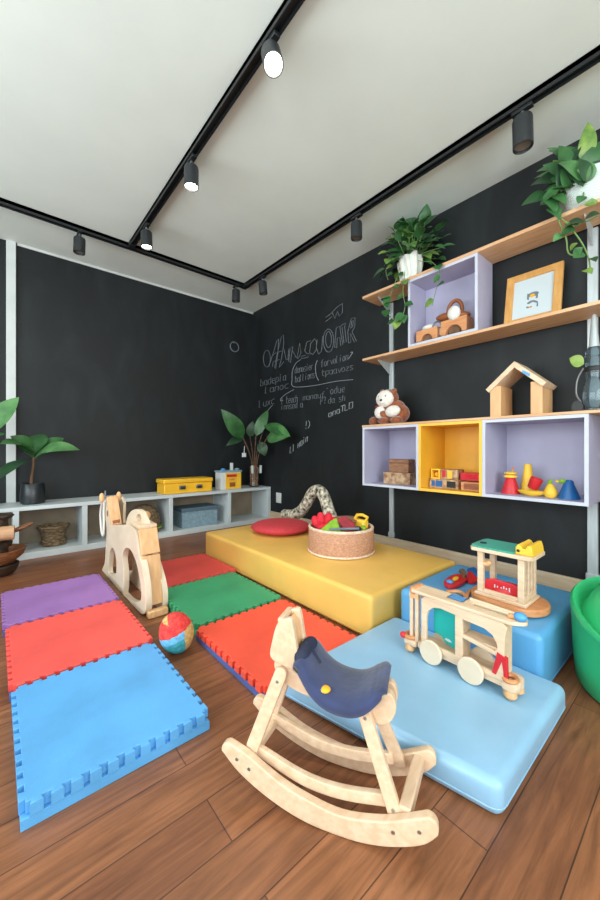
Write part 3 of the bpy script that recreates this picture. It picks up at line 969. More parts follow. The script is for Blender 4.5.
arch_block(.02, .17, .085, 'wagon', .04)
arch_block(-.17, -.005, .105, 'engine', .052)
obj('coupling', MB().bx(-.02, .02, -.004, .019, .03, .075), M['ply'], t)
mb = MB().ell((0, -.06, .135), (.045, .115, .032), Matrix.Rotation(R(8), 4, 'X')); obj('cargo', mb, M['brown'], t)
mb = MB().tube([(0, -.075 + .045 * math.cos(a), .17 + .062 * math.sin(a)) for a in [R(-20 + 220 * k / 16) for k in range(17)]], .012, 10); obj('ring_handle', mb, M['brown'], t)
obj('white_sack', MB().ell((-.045, -.09, .137), (.028, .04, .045)), M['cotton'], t)
obj('wheel_guard', MB().tube([(-.03, .03 + .03 * math.cos(a), .09 + .03 * math.sin(a)) for a in [PI * k / 10 for k in range(11)]], .006, 8), M['steel'], t)
obj('cloth', MB().ell((.0, .10, .103), (.04, .05, .022)), M['cotton'], t)

# glass figure at the photo edge, on the lower shelf
t = thing('glass_figure', 'smoky glass bottle figure with a cone top on the lower shelf', 'glass figure', (2.49, .440, 1.1035))
obj('base', MB().lathe([(.07, .0), (.075, .008), (.075, .02), (.05, .026)], seg=28), M['smoke'], t)
obj('lower_body', MB().lathe([(.05, .0265), (.062, .05), (.066, .10), (.056, .17), (.048, .182)], seg=28), M['smoke'], t)
obj('upper_body', MB().lathe([(.046, .1825), (.052, .2), (.052, .29), (.046, .305)], seg=28), M['smoke'], t)
obj('band', MB().lathe([(.054, .225), (.056, .228), (.056, .248), (.054, .251)], seg=28, cap=False), M['black'], t)
obj('shoulder', MB().lathe([(.046, .3055), (.054, .315), (.05, .34), (.034, .358)], seg=28), M['smoke'], t)
obj('cone_cap', MB().lathe([(.034, .3585), (.03, .372), (.014, .53), (.01, .536)], seg=24), M['alum'], t)
obj('handle', MB().tube(spline([(-.02, .055, .25), (-.02, .09, .19), (-.02, .096, .11), (-.02, .068, .06)], 6), .006, 8), M['steel'], t)
obj('wheel', MB().cyl((-.05, .085, .035), (-.03, .085, .035), .034, seg=20), M['black'], t)
obj('wheel', MB().cyl((-.05, -.085, .035), (-.03, -.085, .035), .034, seg=20), M['black'], t)
mb = MB().leaf((-.03, .05, .27), (-.03, .135, .315), .07, up=(-1, 0, .2), droop=.05)
obj('leaf', mb, M['leafv'], t)

for o_ in list(COL.objects):
    if o_.get('group') == 'coloured toys in the wide box': o_.scale = (.82, .82, .82)
    elif o_.name == 'wooden_toy_truck': o_.scale = (1.12, 1.12, 1.12)
    elif o_.name == 'glass_figure': o_.scale = (.78, .78, 1)
    elif o_.name in ('woven_box', 'carton'): o_.scale = (.9, .9, 1)

# ================================================================ THINGS ON AND IN THE LOW BOOKCASE
t = thing('storage_case', 'yellow metal storage case with two clasps on the low bookcase', 'case', (1.60, 3.83, CZ + .0005))
obj('body', MB().bx(-.27, .27, -.11, .11, 0, .11), M['case'], t, bevel=.01)
obj('lid', MB().bx(-.278, .278, -.118, .118, .1105, .155), M['case'], t, bevel=.01)
for x in (-.08, .11):
    c = obj('clasp', MB().bx(x - .035, x + .035, -.128, -.1105, .045, .085), M['steel'], t, bevel=.004)
    obj('latch', MB().bx(x - .02, x + .02, -.134, -.1285, .05, .07), M['black'], c, bevel=.002)
t = thing('toy_house_box', 'small yellow and white house shaped toy box beside the vase', 'toy box', (2.13, 3.82, CZ + .0005))
obj('body', MB().bx(-.135, .135, -.07, .07, 0, .20), M['outlet'], t, bevel=.004)
obj('front_panel', MB().bx(-.075, .132, -.075, -.0705, .006, .192), M['case'], t, smooth=False)
obj('roof', MB().bx(-.145, .145, -.08, .08, .2005, .222), M['boxblue'], t, bevel=.005)
obj('sign', MB().bx(-.06, .07, -.079, -.0755, .145, .175), M['red'], t, smooth=False)
obj('sign', MB().bx(-.03, .04, -.079, -.0755, .105, .125), M['tan'], t, smooth=False)
obj('door', MB().bx(-.025, .05, -.079, -.0755, .03, .08), M['brown'], t, smooth=False)
obj('window', MB().bx(.075, .118, -.079, -.0755, .05, .14), M['yelp'], t, smooth=False)
obj('chimney', MB().bx(.02, .05, -.03, .0, .2225, .31), M['outlet'], t, bevel=.003)
obj('blue_knob', MB().ell((-.085, -.03, .232), (.03, .03, .016)), M['skyp'], t)
obj('blue_knob', MB().ell((.1, -.03, .232), (.03, .03, .014)), M['boxblue'], t)

# corner vase with big leaves
VX, VY = 2.515, 3.85
t = thing('leafy_vase_plant', 'big leaved plant in a glass vase of copper twigs in the room corner', 'plant', (VX, VY, CZ + .0005))
obj('vase', MB().lathe([(.0, 0), (.06, 0), (.064, .01), (.066, .235), (.06, .235), (.058, .014), (0, .012)], seg=28, cap=False), M['glass'], t, weld=True)
mb = MB()
for k in range(16):
    a = 2 * PI * k / 16; r = .03 + .016 * (k % 3) / 2
    mb.cyl((r * math.cos(a), r * math.sin(a), .016), (r * math.cos(a) * 1.05, r * math.sin(a) * 1.05, .24 + .03 * rnd.random()), .007, seg=6)
obj('twigs', mb, M['copper'], t)
for sx in (-.062, .062):
    obj('clip', MB().bx(sx - .012, sx + .012, -.07, -.045, .17, .27), M['outlet'], t, bevel=.004)
V0 = Vector((VX, VY, CZ + .0005))


def wleaf(t, ms, a, b, w, up=(0, 0, 1), droop=.1, peak=.42, fold=.18):
    mb = MB().leaf(Vector(a) - Vector(t.location), Vector(b) - Vector(t.location), w, up, droop, fold=fold, peak=peak, n=10)
    return obj('leaf', mb, ms, t, angle=80)


CAMV = Vector((-.55, -.8, .25))
stemtops = []
for (bx_, by_, tx_, ty_, d, w, ms, up) in [
        (243, 438, 221, 409, 3.72, .19, 'leaf', CAMV), (256, 436, 268, 410, 3.62, .13, 'leaf', CAMV),
        (243, 437, 226, 446, 3.8, .10, 'leafd', CAMV), (260, 442, 265, 456, 3.64, .13, 'leafd', CAMV), (250, 437, 253, 421, 3.8, .12, 'leafd', CAMV)]:
    a, b = onY(bx_, by_, d), onY(tx_, ty_, d - .04)
    wleaf(t, M[ms], a, b, w, up); stemtops.append(a)
for (bx_, by_, tx_, ty_, x, w, ms) in [(265, 425, 291, 437, 2.50, .14, 'leaf'), (268, 436, 290, 436, 2.48, .23, 'leafl')]:
    a, b = onX(bx_, by_, x - .04), onX(tx_, ty_, x - .07)
    wleaf(t, M[ms], a, b, w, CAMV, .06, peak=.5); stemtops.append(a)
mb = MB()
for i, s in enumerate(stemtops):
    base = Vector((VX + .02 * math.cos(i * 2.1), VY + .02 * math.sin(i * 2.1), CZ + .03))
    mid = (base + s) / 2 + Vector((.0, 0, .06)); mid.x = (VX * 2 + s.x) / 3; mid.y = (VY * 2 + s.y) / 3
    mb.tube(spline([base, mid, s], 8), .0055, 7)
world_part('stems', mb, M['bark'], t)
a = onY(244, 455, 3.76)
world_part('plant_clip', MB().box(a, (.05, .02, .05)).tube([a, a + Vector((.02, .02, .11))], .004, 6), M['outlet'], t, bevel=.003)

# left potted plant
t = thing('potted_plant', 'small broad leaved plant in a black glazed pot on the low bookcase', 'plant', (.25, 3.87, CZ + .0005))
obj('pot', MB().lathe([(.0, 0), (.078, 0), (.088, .01), (.092, .07), (.082, .17), (.076, .178), (.07, .172), (.072, .14), (0, .14)], seg=32, cap=False), M['pot'], t, weld=True)
obj('soil', MB().lathe([(0, .142), (.069, .142), (.069, .15), (0, .156)], seg=24, cap=False), M['soil'], t, weld=True)
top = Vector((.255, 3.86, .835))
mb = MB().tube([p - Vector(t.location) for p in spline([(.24, 3.87, .58), (.242, 3.87, .66), (.252, 3.865, .74), top], 6)], [.014 - .0003 * k for k in range(19)], 9)
obj('trunk', mb, M['bark'], t)
mb = MB()
for k in range(14):
    z = .17 + k * .018
    mb.tube([((.0 + .011 * k / 14) - .01 + .0155 * math.cos(2 * PI * q / 10), .0155 * math.sin(2 * PI * q / 10), z) for q in range(10)], .0014, 5, closed=True)
obj('bark_rings', mb, M['logdark'], t)
for (tx_, ty_, d, w, ms, dr) in [(0, 444, 3.62, .12, 'leafl', .16), (80, 450, 3.72, .10, 'leafl', .22), (64, 438, 3.85, .12, 'leaf', .08), (44, 434, 3.93, .12, 'leaf', .14),
                                 (10, 436, 3.78, .11, 'leaf', .18), (-6, 482, 3.62, .08, 'leafd', .12), (22, 452, 3.7, .06, 'leaf', .1), (41, 448, 3.98, .07, 'leafd', .1)]:
    wleaf(t, M[ms], top + Vector((rnd.uniform(-.012, .012), rnd.uniform(-.012, .012), rnd.uniform(-.02, .01))), onY(tx_, ty_, d), w * 1.35, (-.25, -.6, .75), dr, peak=.6)

# second plant standing left of the first, its big leaf reaching into view
t = thing('potted_plant', 'plant at the left photo edge whose big pale leaf crosses the white post', 'plant', (-.22, 3.88, CZ + .0005))
obj('pot', MB().lathe([(.0, 0), (.09, 0), (.1, .01), (.11, .2), (.1, .2), (.09, .16), (0, .16)], seg=28, cap=False), M['pot'], t, weld=True)
obj('soil', MB().lathe([(0, .161), (.088, .161), (.088, .17), (0, .175)], seg=24, cap=False), M['soil'], t, weld=True)
lb = Vector((-.06, 3.74, 1.0))
mb = MB().tube([p - Vector(t.location) for p in spline([(-.22, 3.88, .6), (-.2, 3.86, .8), lb], 8)], .008, 8)
mb.tube([p - Vector(t.location) for p in spline([(-.22, 3.88, .6), (-.28, 3.86, .9), (-.33, 3.8, 1.1)], 8)], .008, 8)
obj('stems', mb, M['stem'], t)
wleaf(t, M['leafl'], lb, onY(19, 397, 3.74), .17, (-.45, -.8, .3), .05, peak=.5)
wleaf(t, M['leaf'], lb + Vector((.0, .0, -.01)), onY(5, 434, 3.7), .07, (-.3, -.6, .7), .05, peak=.5)
wleaf(t, M['leaf'], (-.33, 3.8, 1.1), (-.6, 3.7, 1.35), .17, (.45, -.8, .3), .1)

# in the bays
t = thing('wicker_basket', 'rough dark wicker basket in the leftmost visible bay of the low bookcase', 'basket', (.40, 3.87, .0525))
mb = MB()
prof = [(.0, 0), (.085, 0), (.095, .012), (.078, .07), (.086, .12), (.118, .172), (.112, .175), (.078, .12), (.07, .07), (0, .03)]
mb.lathe(prof, seg=36, cap=False)
for v in mb.bm.verts:
    if v.co.length > .02:
        a = math.atan2(v.co.y, v.co.x)
        k = 1 + .03 * math.sin(9 * a + v.co.z * 60)
        v.co.x *= k; v.co.y *= k
obj('bowl', mb, M['wicker'], t, weld=True)
mb = MB()
for z, r in ((.02, .096), (.045, .088), (.07, .081), (.095, .084), (.12, .09), (.145, .105), (.168, .119)):
    mb.tube([(r * (1 + .02 * math.sin(7 * q)) * math.cos(2 * PI * q / 28), r * (1 + .02 * math.sin(7 * q)) * math.sin(2 * PI * q / 28), z + .006 * math.sin(q * 1.7)) for q in range(28)], .008, 6, closed=True)
obj('woven_coils', mb, M['wicker'], t)
t = thing('wicker_basket', 'dark wicker dome basket lying behind the wooden horse in the bookcase', 'basket', (1.175, 3.865, .0525))
obj('shell', MB().lathe([(.0, 0), (.15, 0), (.16, .02), (.15, .13), (.12, .22), (.07, .27), (.02, .285), (0, .287)], seg=36, cap=False), M['wicker'], t, weld=True)
mb = MB()
for z, r in ((.03, .162), (.07, .160), (.11, .155), (.15, .146), (.19, .133), (.23, .107)):
    mb.tube([(r * math.cos(2 * PI * q / 30), r * math.sin(2 * PI * q / 30), z + .004 * math.sin(q * 2.1)) for q in range(30)], .008, 6, closed=True)
obj('woven_coils', mb, M['wicker'], t)
mb = MB().tube([(.168 * math.cos(2 * PI * q / 30), .168 * math.sin(2 * PI * q / 30), .05) for q in range(30)], .007, 6, closed=True)
obj('yellow_cord', mb, M['green_f'], t)
t = thing('storage_box', 'grey blue lidded cardboard box in the bookcase bay under the yellow case', 'box', (1.735, 3.86, .0525))
obj('body', MB().bx(-.205, .205, -.13, .13, 0, .175), M['boxblue'], t, bevel=.004)
obj('lid', MB().bx(-.215, .215, -.14, .14, .1755, .215), M['boxlid'], t, bevel=.004)

# carved wooden stand at the left edge
t = thing('wooden_toy_stand', 'carved dark wood toy stand cut off by the left photo edge', 'wooden toy', (.015, 3.36, 0))
obj('base_bowl', MB().lathe([(.0, 0), (.075, 0), (.11, .03), (.125, .075), (.12, .08), (.1, .05), (0, .04)], seg=28, cap=False), M['logdark'], t, weld=True)
obj('lower_dish', MB().lathe([(.0, .085), (.09, .085), (.15, .14), (.165, .185), (.155, .187), (.1, .13), (0, .12)], seg=28, cap=False), M['logwood'], t, weld=True)
obj('post', MB().cyl((0, 0, .12), (0, 0, .44), .06, seg=20), M['logdark'], t)
obj('log', MB().cyl((-.02, -.075, .31), (.09, -.085, .31), .05, seg=20), M['loglight'], t)
mb = MB().ell((.13, -.02, .325), (.085, .03, .016), Matrix.Rotation(R(-22), 4, 'Y')); obj('side_blade', mb, M['logwood'], t)
mb = MB().lathe([(0, .405), (.08, .41), (.095, .425), (.085, .435), (0, .4405)], seg=24, cap=False); obj('top_dish', mb, M['logdark'], t, weld=True)
mb = MB().lathe([(.0, .2), (.08, .205), (.085, .235), (.06, .25), (0, .25)], seg=24, cap=False); obj('collar', mb, M['logdark'], t, weld=True)

# wall ring and outlet
t = thing('wall_ring', 'small thin metal ring mounted high on the left blackboard wall near the corner', 'ring', (2.37, YW - .012, 2.243))
obj('ring', MB().tube([(.062 * math.cos(2 * PI * q / 28), 0, .062 * math.sin(2 * PI * q / 28)) for q in range(28)], .0062, 8, closed=True), M['grey'], t)
obj('mount', MB().bx(-.022, .01, -.006, .0115, .048, .07), M['steel'], t, bevel=.003)
t = thing('wall_outlet', 'white square wall outlet plate low on the right blackboard wall', 'outlet', (XW - .001, 3.513, .311))
obj('face_plate', MB().bx(-.009, 0, -.05, .05, -.062, .062), M['outlet'], t, bevel=.004)
obj('socket_insert', MB().bx(-.0115, -.0092, -.03, .03, -.04, .04), M['outlet'], t, bevel=.002)

# ================================================================ ON THE YELLOW PLATFORM
PZ = .2185
t = thing('floor_cushion', 'round red knitted cushion on the far end of the yellow platform', 'cushion', (1.825, 2.384, PZ))
mb = MB()
prof = [(0, 0.004)] + [(.245 * (abs(math.cos(a)) ** .5), .042 + .042 * math.sin(a)) for a in [R(-85 + 170 * k / 14) for k in range(15)]] + [(0, .083)]
mb.lathe(prof, seg=56, cap=False)
obj('pad', mb, M['cush'], t, weld=True, angle=80)
obj('piping', MB().tube([(.247 * math.cos(2 * PI * q / 48), .247 * math.sin(2 * PI * q / 48), .042) for q in range(48)], .004, 6, closed=True), M['cush'], t)

BX, BY = 1.79, 1.668
t = thing('rope_basket', 'round tan rope basket of soft toys standing on the yellow platform', 'basket', (BX, BY, PZ))
r0 = .215
obj('wall', MB().lathe([(0, .0), (r0, 0), (r0 + .006, .01), (r0 + .004, .16), (r0 - .012, .16), (r0 - .014, .02), (0, .018)], seg=48, cap=False), M['basket'], t, weld=True)
obj('rim', MB().tube([((r0 - .003) * math.cos(2 * PI * q / 48), (r0 - .003) * math.sin(2 * PI * q / 48), .163) for q in range(48)], .0095, 8, closed=True), M['basketrim'], t)
obj('base_cord', MB().tube([((r0 + .004) * math.cos(2 * PI * q / 48), (r0 + .004) * math.sin(2 * PI * q / 48), .008) for q in range(48)], .0075, 8, closed=True), M['basketrim'], t)
# basket contents: camera-left is -right vector
RT = Vector((SA, -CA, 0)); FW = Vector((CA, SA, 0))
bc = Vector((BX, BY, PZ))


def inb(a, b, z):
    return bc + RT * a + FW * b + Vector((0, 0, z))


def soft(name, label, c, rad, rz, rx, m, cat='soft toy', extra=None):
    t = thing(name, label, cat, c, group='soft toys in the rope basket')
    rot = Matrix.Rotation(math.atan2(RT.y, RT.x) + rz, 4, 'Z') @ Matrix.Rotation(rx, 4, 'Y')
    obj('body', MB().ell((0, 0, 0), rad, rot), m, t)
    return t, rot


t = thing('felt_flower', 'red felt petal shape in the left of the rope basket', 'soft toy', inb(-.115, .012, .185), group='soft toys in the rope basket')
rb = Matrix.Rotation(math.atan2(RT.y, RT.x), 4, 'Z')
for k, (a, z, rr) in enumerate(((-.05, .0, .05), (-.018, .022, .05), (.028, .022, .048), (.056, -.002, .045))):
    obj('petal', MB().ell(rb @ Vector((a, 0, z)), (rr * .62, .045, rr), rb @ Matrix.Rotation(R(-25 + 18 * k), 4, 'Y')), M['redf'], t)
obj('center', MB().ell(rb @ Vector((0, -.01, -.035)), (.06, .05, .035), rb), M['redf'], t)


def wedge(name, label, pts, th, m, cat='soft toy'):
    c = inb(*pts[0])
    t = thing(name, label, cat, c, group='soft toys in the rope basket')
    mb = MB()
    P_ = [inb(*p) - c for p in pts]
    n = (P_[1] - P_[0]).cross(P_[2] - P_[0]).normalized() * th
    a = [mb.bm.verts.new(p + n / 2) for p in P_]; b = [mb.bm.verts.new(p - n / 2) for p in P_]
    mb.bm.faces.new(a); mb.bm.faces.new(list(reversed(b)))
    for i in range(len(a)):
        j = (i + 1) % len(a)
        mb.bm.faces.new((a[i], b[i], b[j], a[j]))
    o = obj('body', mb, m, t, bevel=th * .45, seg=3)
    return t


t = wedge('felt_wedge', 'green felt triangle leaning at the front of the rope basket', [(-.17, -.10, .14), (-.01, -.11, .14), (-.03, -.03, .225), (-.07, -.03, .205)], .02, M['green_f'])
t = wedge('felt_wedge', 'maroon felt pad sticking up in the middle of the basket', [(-.04, -.04, .215), (.02, -.02, .235), (.085, -.05, .195), (.095, -.09, .15), (.03, -.09, .145)], .03, M['maroon'])
t = thing('yellow_ring_toy', 'yellow ring toy against the right rim of the rope basket', 'soft toy', inb(.138, .02, .172), group='soft toys in the rope basket')
obj('ring', MB().bx(-.028, .028, -.05, .05, -.03, .035), M['yelp'], t, bevel=.012)
obj('handle', MB().tube([(0, -.045 + .0, .03), (0, -.06, .055), (0, -.02, .066), (0, .03, .06), (0, .05, .03)], .011, 8), M['yelp'], t)
t, _ = soft('stuffed_roll', 'navy stuffed roll next to the maroon pad in the basket', inb(.105, -.09, .158), (.022, .04, .022), 0, 0, M['navyd'])
t, _ = soft('stuffed_roll', 'small lime ball between the navy roll and yellow ring', inb(.14, -.075, .16), (.02, .022, .024), 0, 0, M['green_f'])
t = thing('rattle_stick', 'grey wooden stick lying along the front rim of the basket', 'stick', inb(.0, -.155, .176), group='soft toys in the rope basket')
obj('stick', MB().tube([RT * -.09 + Vector((0, 0, 0)), RT * .1 + FW * .02], .008, 8), M['grey'], t)
t = thing('woven_disc', 'round woven straw disc at the back of the rope basket', 'woven disc', inb(.05, .085, .186), group='soft toys in the rope basket')
obj('disc', MB().lathe([(0, 0), (.095, 0), (.1, .008), (.095, .016), (0, .02)], seg=36, cap=False), M['weave'], t, weld=True)

# spotted letter shape at the back of the platform
t = thing('spotted_arch_toy', 'spotted stuffed arch shaped toy standing behind the red cushion', 'soft toy', (2.12, 2.62, PZ))
d0 = 2.64
Pn = [onX(px, py, 2.13) for px, py in [(285, 514), (293, 515), (301, 511), (307, 503), (310.5, 496), (314, 491.5), (318, 490.5), (322, 493), (325, 499), (327.5, 507), (330, 515), (331.5, 521)]]
rad = [.045, .052, .052, .05, .05, .051, .052, .051, .05, .052, .055, .055]
zmin = min(p.z - r for p, r in zip(Pn, rad))
pts = spline(Pn, 3)
rr = []
for i in range(len(pts)):
    k = i / 3; a = int(min(k, len(rad) - 2)); f = k - a
    rr.append(rad[a] * (1 - f) + rad[a + 1] * f)
mb = MB().tube(pts, rr, 14)
for v in mb.bm.verts:
    v.co.z = max(v.co.z, PZ + .001)
world_part('body', mb, M['leop'], t, angle=80)
world_part('foot_ball', MB().ell((Pn[0].x, Pn[0].y, max(Pn[0].z, PZ + .047)), (.046, .046, .046)), M['leop'], t)

# ================================================================ TALL WOODEN HORSE
HXL, HXR = .605, .735
t = thing('wooden_horse', 'tall pale plywood toy horse standing between the floor mats', 'toy horse', (.67, 2.4, 0))


def hp(x, lst):
    return [(lambda p: (p.y, max(p.z, .001)))(onX(px, py, x)) for px, py in lst]


outer = hp(HXL, [(105.4, 498), (104.6, 510), (104.6, 518), (106.5, 524), (106.4, 538), (105.4, 550), (105, 562), (103, 567), (101.7, 570), (102.2, 573.4), (112, 583), (122, 594.5), (132, 606),
                 (139, 614.5), (142.5, 615), (145.4, 612), (146, 602), (145, 585), (142, 566), (139, 555), (137.3, 543), (136, 533), (132.5, 527), (127, 524.5), (119.7, 525.3), (112, 525.3),
                 (111.6, 521), (112.2, 505), (110, 498.5)])
a1 = hp(HXL, [(111.7, 547.5), (109.8, 551), (109, 556), (108.3, 562), (107.7, 572.5), (110, 574.6), (116, 574), (116.3, 568), (116.2, 560), (115, 553.5), (113.4, 549)])
a2 = hp(HXL, [(126.3, 547.5), (123.6, 550), (122.3, 555), (122.2, 560), (123.6, 572), (123.7, 586), (122.6, 594), (124, 599), (132, 602), (139.6, 601.8), (141.2, 598), (141, 587), (138.6, 573), (136, 562), (133.6, 556), (130.4, 549.4)])
outer_s = smooth_loop(outer, 1)
world_plate('side_panel', [outer_s, smooth_loop(a1, 1), smooth_loop(a2, 1)], .034, M['ply'], YZ(HXL + .017), t, bevel=.003)
# far panel: same animal without the head, its back edge running out further
yo = lambda l, dy=0: [(y + dy, z) for y, z in l]
rear = hp(HXR, [(152, 520), (153.6, 534), (156.6, 549), (161, 561), (165, 574), (168, 587), (168.6, 600), (167, 611), (163, 619)])
far = outer[4:12] + [(rear[-1][0], .001)] + list(reversed(rear)) + outer[23:26]
world_plate('side_panel', [smooth_loop(far, 1), smooth_loop(yo(a1), 1), smooth_loop(yo(a2, .0), 1)], .03, M['ply'], YZ(HXR - .015), t, bevel=.003)
# planks closing the back, covering the panels' rear edges
xa, xb2 = HXL + .006, HXR - .022


def slab(name, y0, z0, y1, z1, th, m, x0=None, x1=None):
    x0 = xa if x0 is None else x0; x1 = xb2 if x1 is None else x1
    world_part(name, MB().beam(((x0 + x1) / 2, y0, z0), ((x0 + x1) / 2, y1, z1), x1 - x0, th, up=(0, 1, 0)), m, t, bevel=.004)


slab('rump_plank', 2.115, .452, 2.062, .318, .02, M['plank'])
slab('rump_plank', 2.066, .312, 2.012, .05, .02, M['plank'])
slab('rump_plank', 2.25, .468, 2.108, .464, .02, M['birchy'])
slab('chest_plank', 2.80, .30, 2.86, .05, .02, M['plank'], HXL + .0345, HXR - .0305)
slab('back_plank', 2.62, .372, 2.255, .452, .018, M['birchy'], HXL + .0345, HXR - .0305)
slab('base_plank', 2.84, .018, 1.985, .018, .03, M['birchy'], HXL + .0345, HXR - .0305)
world_part('foot_block', MB().bx(HXL + .012, HXR - .012, 1.955, 1.995, .001, .04), M['plank'], t, bevel=.006)
# head cheek on the far side, neck plank, ears, eye
ck = [outer[k] for k in (1, 2, 3, 4, 25, 26, 27, 28)]
world_plate('head_panel', [yo(ck, .035)], .018, M['ply'], YZ(HXL + .088), t, bevel=.002)
yb, yt = onX(112, 524.5, HXL).y - .045, onX(110.4, 498.5, HXL).y - .045
cor = [onY(111.0, 525, yb), onY(122.3, 524, yb), onY(117.6, 495.6, yt), onY(107.0, 497, yt)]
mb = MB()
va = [mb.bm.verts.new(p) for p in cor]; vb = [mb.bm.verts.new(p + Vector((0, .02, 0))) for p in cor]
mb.bm.faces.new(va); mb.bm.faces.new(list(reversed(vb)))
for k in range(4):
    mb.bm.faces.new((va[k], vb[k], vb[(k + 1) % 4], va[(k + 1) % 4]))
world_part('neck_plank', mb, M['plank'], t, bevel=.003)
nk1 = (cor[0] + cor[1]) / 2; nk0 = (cor[2] + cor[3]) / 2
world_part('handle_slot', MB().beam(nk1 + (nk0 - nk1) * .05 + Vector((0, -.0015, 0)), nk1 + (nk0 - nk1) * .16 + Vector((0, -.0015, 0)), .045, .004, up=(0, 1, 0)), M['brown'], t)
for px, py, x in ((101.8, 498, HXL + .0), (118.8, 496.5, HXL + .105)):
    p = onY(px, py, yt + .03)
    world_part('ear', MB().ell(p, (.017, .016, .034)), M['plank'], t)
p = onX(107.5, 513.5, HXL)
world_part('eye_hole', MB().cyl((HXL - .0015, p.y, p.z), (HXL + .002, p.y, p.z), .022, seg=20), M['brown'], t)
p = onX(104.4, 493.5, HXL); world_part('peg', MB().cyl((HXL + .006, p.y, p.z - .02), (HXL + .006, p.y, p.z + .02), .006, seg=10), M['grey'], t)
xs = HXL + .055
sb = hp(xs, [(124.5, 531), (126, 522), (127.5, 516), (131, 510.5), (136, 509), (140.6, 511.5), (143, 517), (146, 524), (148, 531)])
hole = [(lambda p: (p.y, p.z))(onX(138.4 + 2.6 * math.cos(a), 518 + 3.8 * math.sin(a), xs)) for a in [2 * PI * k / 16 for k in range(16)]]
world_plate('seat_back', [smooth_loop(sb, 1), hole], .03, M['ply'], YZ(xs + .015), t, bevel=.003)
p = onX(145.5, 515.5, xs + .05); world_part('seat_knob', MB().ell(p, (.03, .03, .028)), M['plank'], t)
# rein
pr = [onX(px, py, HXL - .012) for px, py in [(103.6, 499), (101.4, 507), (100.6, 516), (101.4, 528), (102.6, 535), (103.6, 534), (104, 524), (103.8, 512), (104.6, 501)]]
world_part('rein', MB().tube(spline(pr, 4), .0085, 8), M['strap'], t)

# ================================================================ KNITTED BALL
bcn = Vector((.615, 1.565, .083))
bcn = onZ(176.5, 637, .068)
t = thing('knitted_ball', 'egg shaped knitted ball in red, blue and tan beside the green mat', 'ball', (bcn.x, bcn.y, 0))
brad = .071
bz = .073
vdir = -Vector((bcn.x, bcn.y, 0)).normalized()         # towards the viewer
side = Vector((-vdir.y, vdir.x, 0))                    # to the viewer's right
mb = MB()
bmesh.ops.create_uvsphere(mb.bm, u_segments=96, v_segments=64, radius=1.0)
for f in mb.bm.faces:
    c = f.calc_center_median()
    s_, z_ = c.dot(side), c.z
    if z_ > .20 + .10 * s_:
        f.material_index = 3 if (s_ < -.25 and z_ > .66 - .25 * s_) else 0
    elif s_ > .42 + .25 * (z_ + .2):
        f.material_index = 3
    else:
        f.material_index = 1 if (z_ > -.12 + .1 * s_) else 2
tr_ = Matrix.Translation((0, 0, .09)) @ Matrix.Rotation(R(14), 4, vdir) @ Matrix.Diagonal((.073, .073, .089, 1))
mb.xf(tr_)
zm = min(v.co.z for v in mb.bm.verts)
mb.xf(Matrix.Translation((0, 0, -zm)))
obj('cover', mb, [M['knit_r'], M['knit_b'], M['knit_t'], M['knit_y']], t, angle=80)

# ================================================================ ROCKING HORSE
UA = R(120.2)
AX = Vector((math.cos(UA), math.sin(UA), 0)); LAT = Vector((math.sin(UA), -math.cos(UA), 0))
OR = Vector((.703, .388, 0))
t = thing('rocking_horse', 'pale wooden rocking horse with a navy saddle on the bare floor in front', 'rocking horse', OR + AX * .25 + LAT * .11)
WTH = .214


def RH(u, v, z):
    return OR + AX * u + LAT * v + Vector((0, 0, z))


def RHP(v):      # plates in the u,z plane at lateral v
    o = OR + LAT * v
    return frame_mtx(o, AX, (0, 0, 1), -LAT)


top_p = [(.500, .139), (.446, .122), (.364, .082), (.287, .060), (.202, .050), (.112, .068), (.05, .094), (.012, .112)]
bot_p = [(-.012, .082), (.018, .050), (.07, .025), (.134, .007), (.205, .0005), (.299, .006), (.391, .032), (.469, .070), (.515, .108)]


def sp2(l, n=5):
    return [(p.x, p.y) for p in spline([(a, b, 0) for a, b in l], n)]


def tipcap(cx, cy, r, a0, a1, n=7):
    return [(cx + r * math.cos(R(a0 + (a1 - a0) * k / n)), cy + r * math.sin(R(a0 + (a1 - a0) * k / n))) for k in range(n + 1)]


prof = sp2(top_p) + tipcap(.012, .09, .022, 90, 190, 6)[1:] + sp2(bot_p)[1:] + tipcap(.5, .117, .022, -30, 90, 6)[1:-1]
for v, nm in ((.021, 'rocker'), (WTH - .011, 'rocker')):
    rk = world_plate('rocker', [prof], .022, M['birch'], RHP(v), t, bevel=.004)
    for (u, z) in ((.03, .075), (.085, .055), (.44, .09), (.475, .105)):
        sgn = -1 if v < .1 else 1
        c = RH(u, v + sgn * .0112, z)
        b = MB().cyl(c - LAT * .0015, c + LAT * .0015, .0042, seg=12)
        b.xf(Matrix.Translation(-Vector(t.location)))
        obj('bolt', b, M['bolt'], rk)
        if v > .1:
            c = RH(u, v - .0112, z); b = MB().cyl(c - LAT * .0015, c + LAT * .0015, .0042, seg=12); b.xf(Matrix.Translation(-Vector(t.location)))
            obj('bolt', b, M['bolt'], rk)
# curved inner rails
rt = [(.46, .130), (.40, .111), (.32, .088), (.25, .080), (.18, .085), (.10, .100)]
rbm = [(.095, .072), (.18, .056), (.25, .051), (.32, .058), (.40, .083), (.455, .104)]
rprof = sp2(rt) + sp2(rbm)
for v in (.053, WTH - .043):
    world_plate('foot_rail', [rprof], .016, M['birch'], RHP(v), t, bevel=.003)


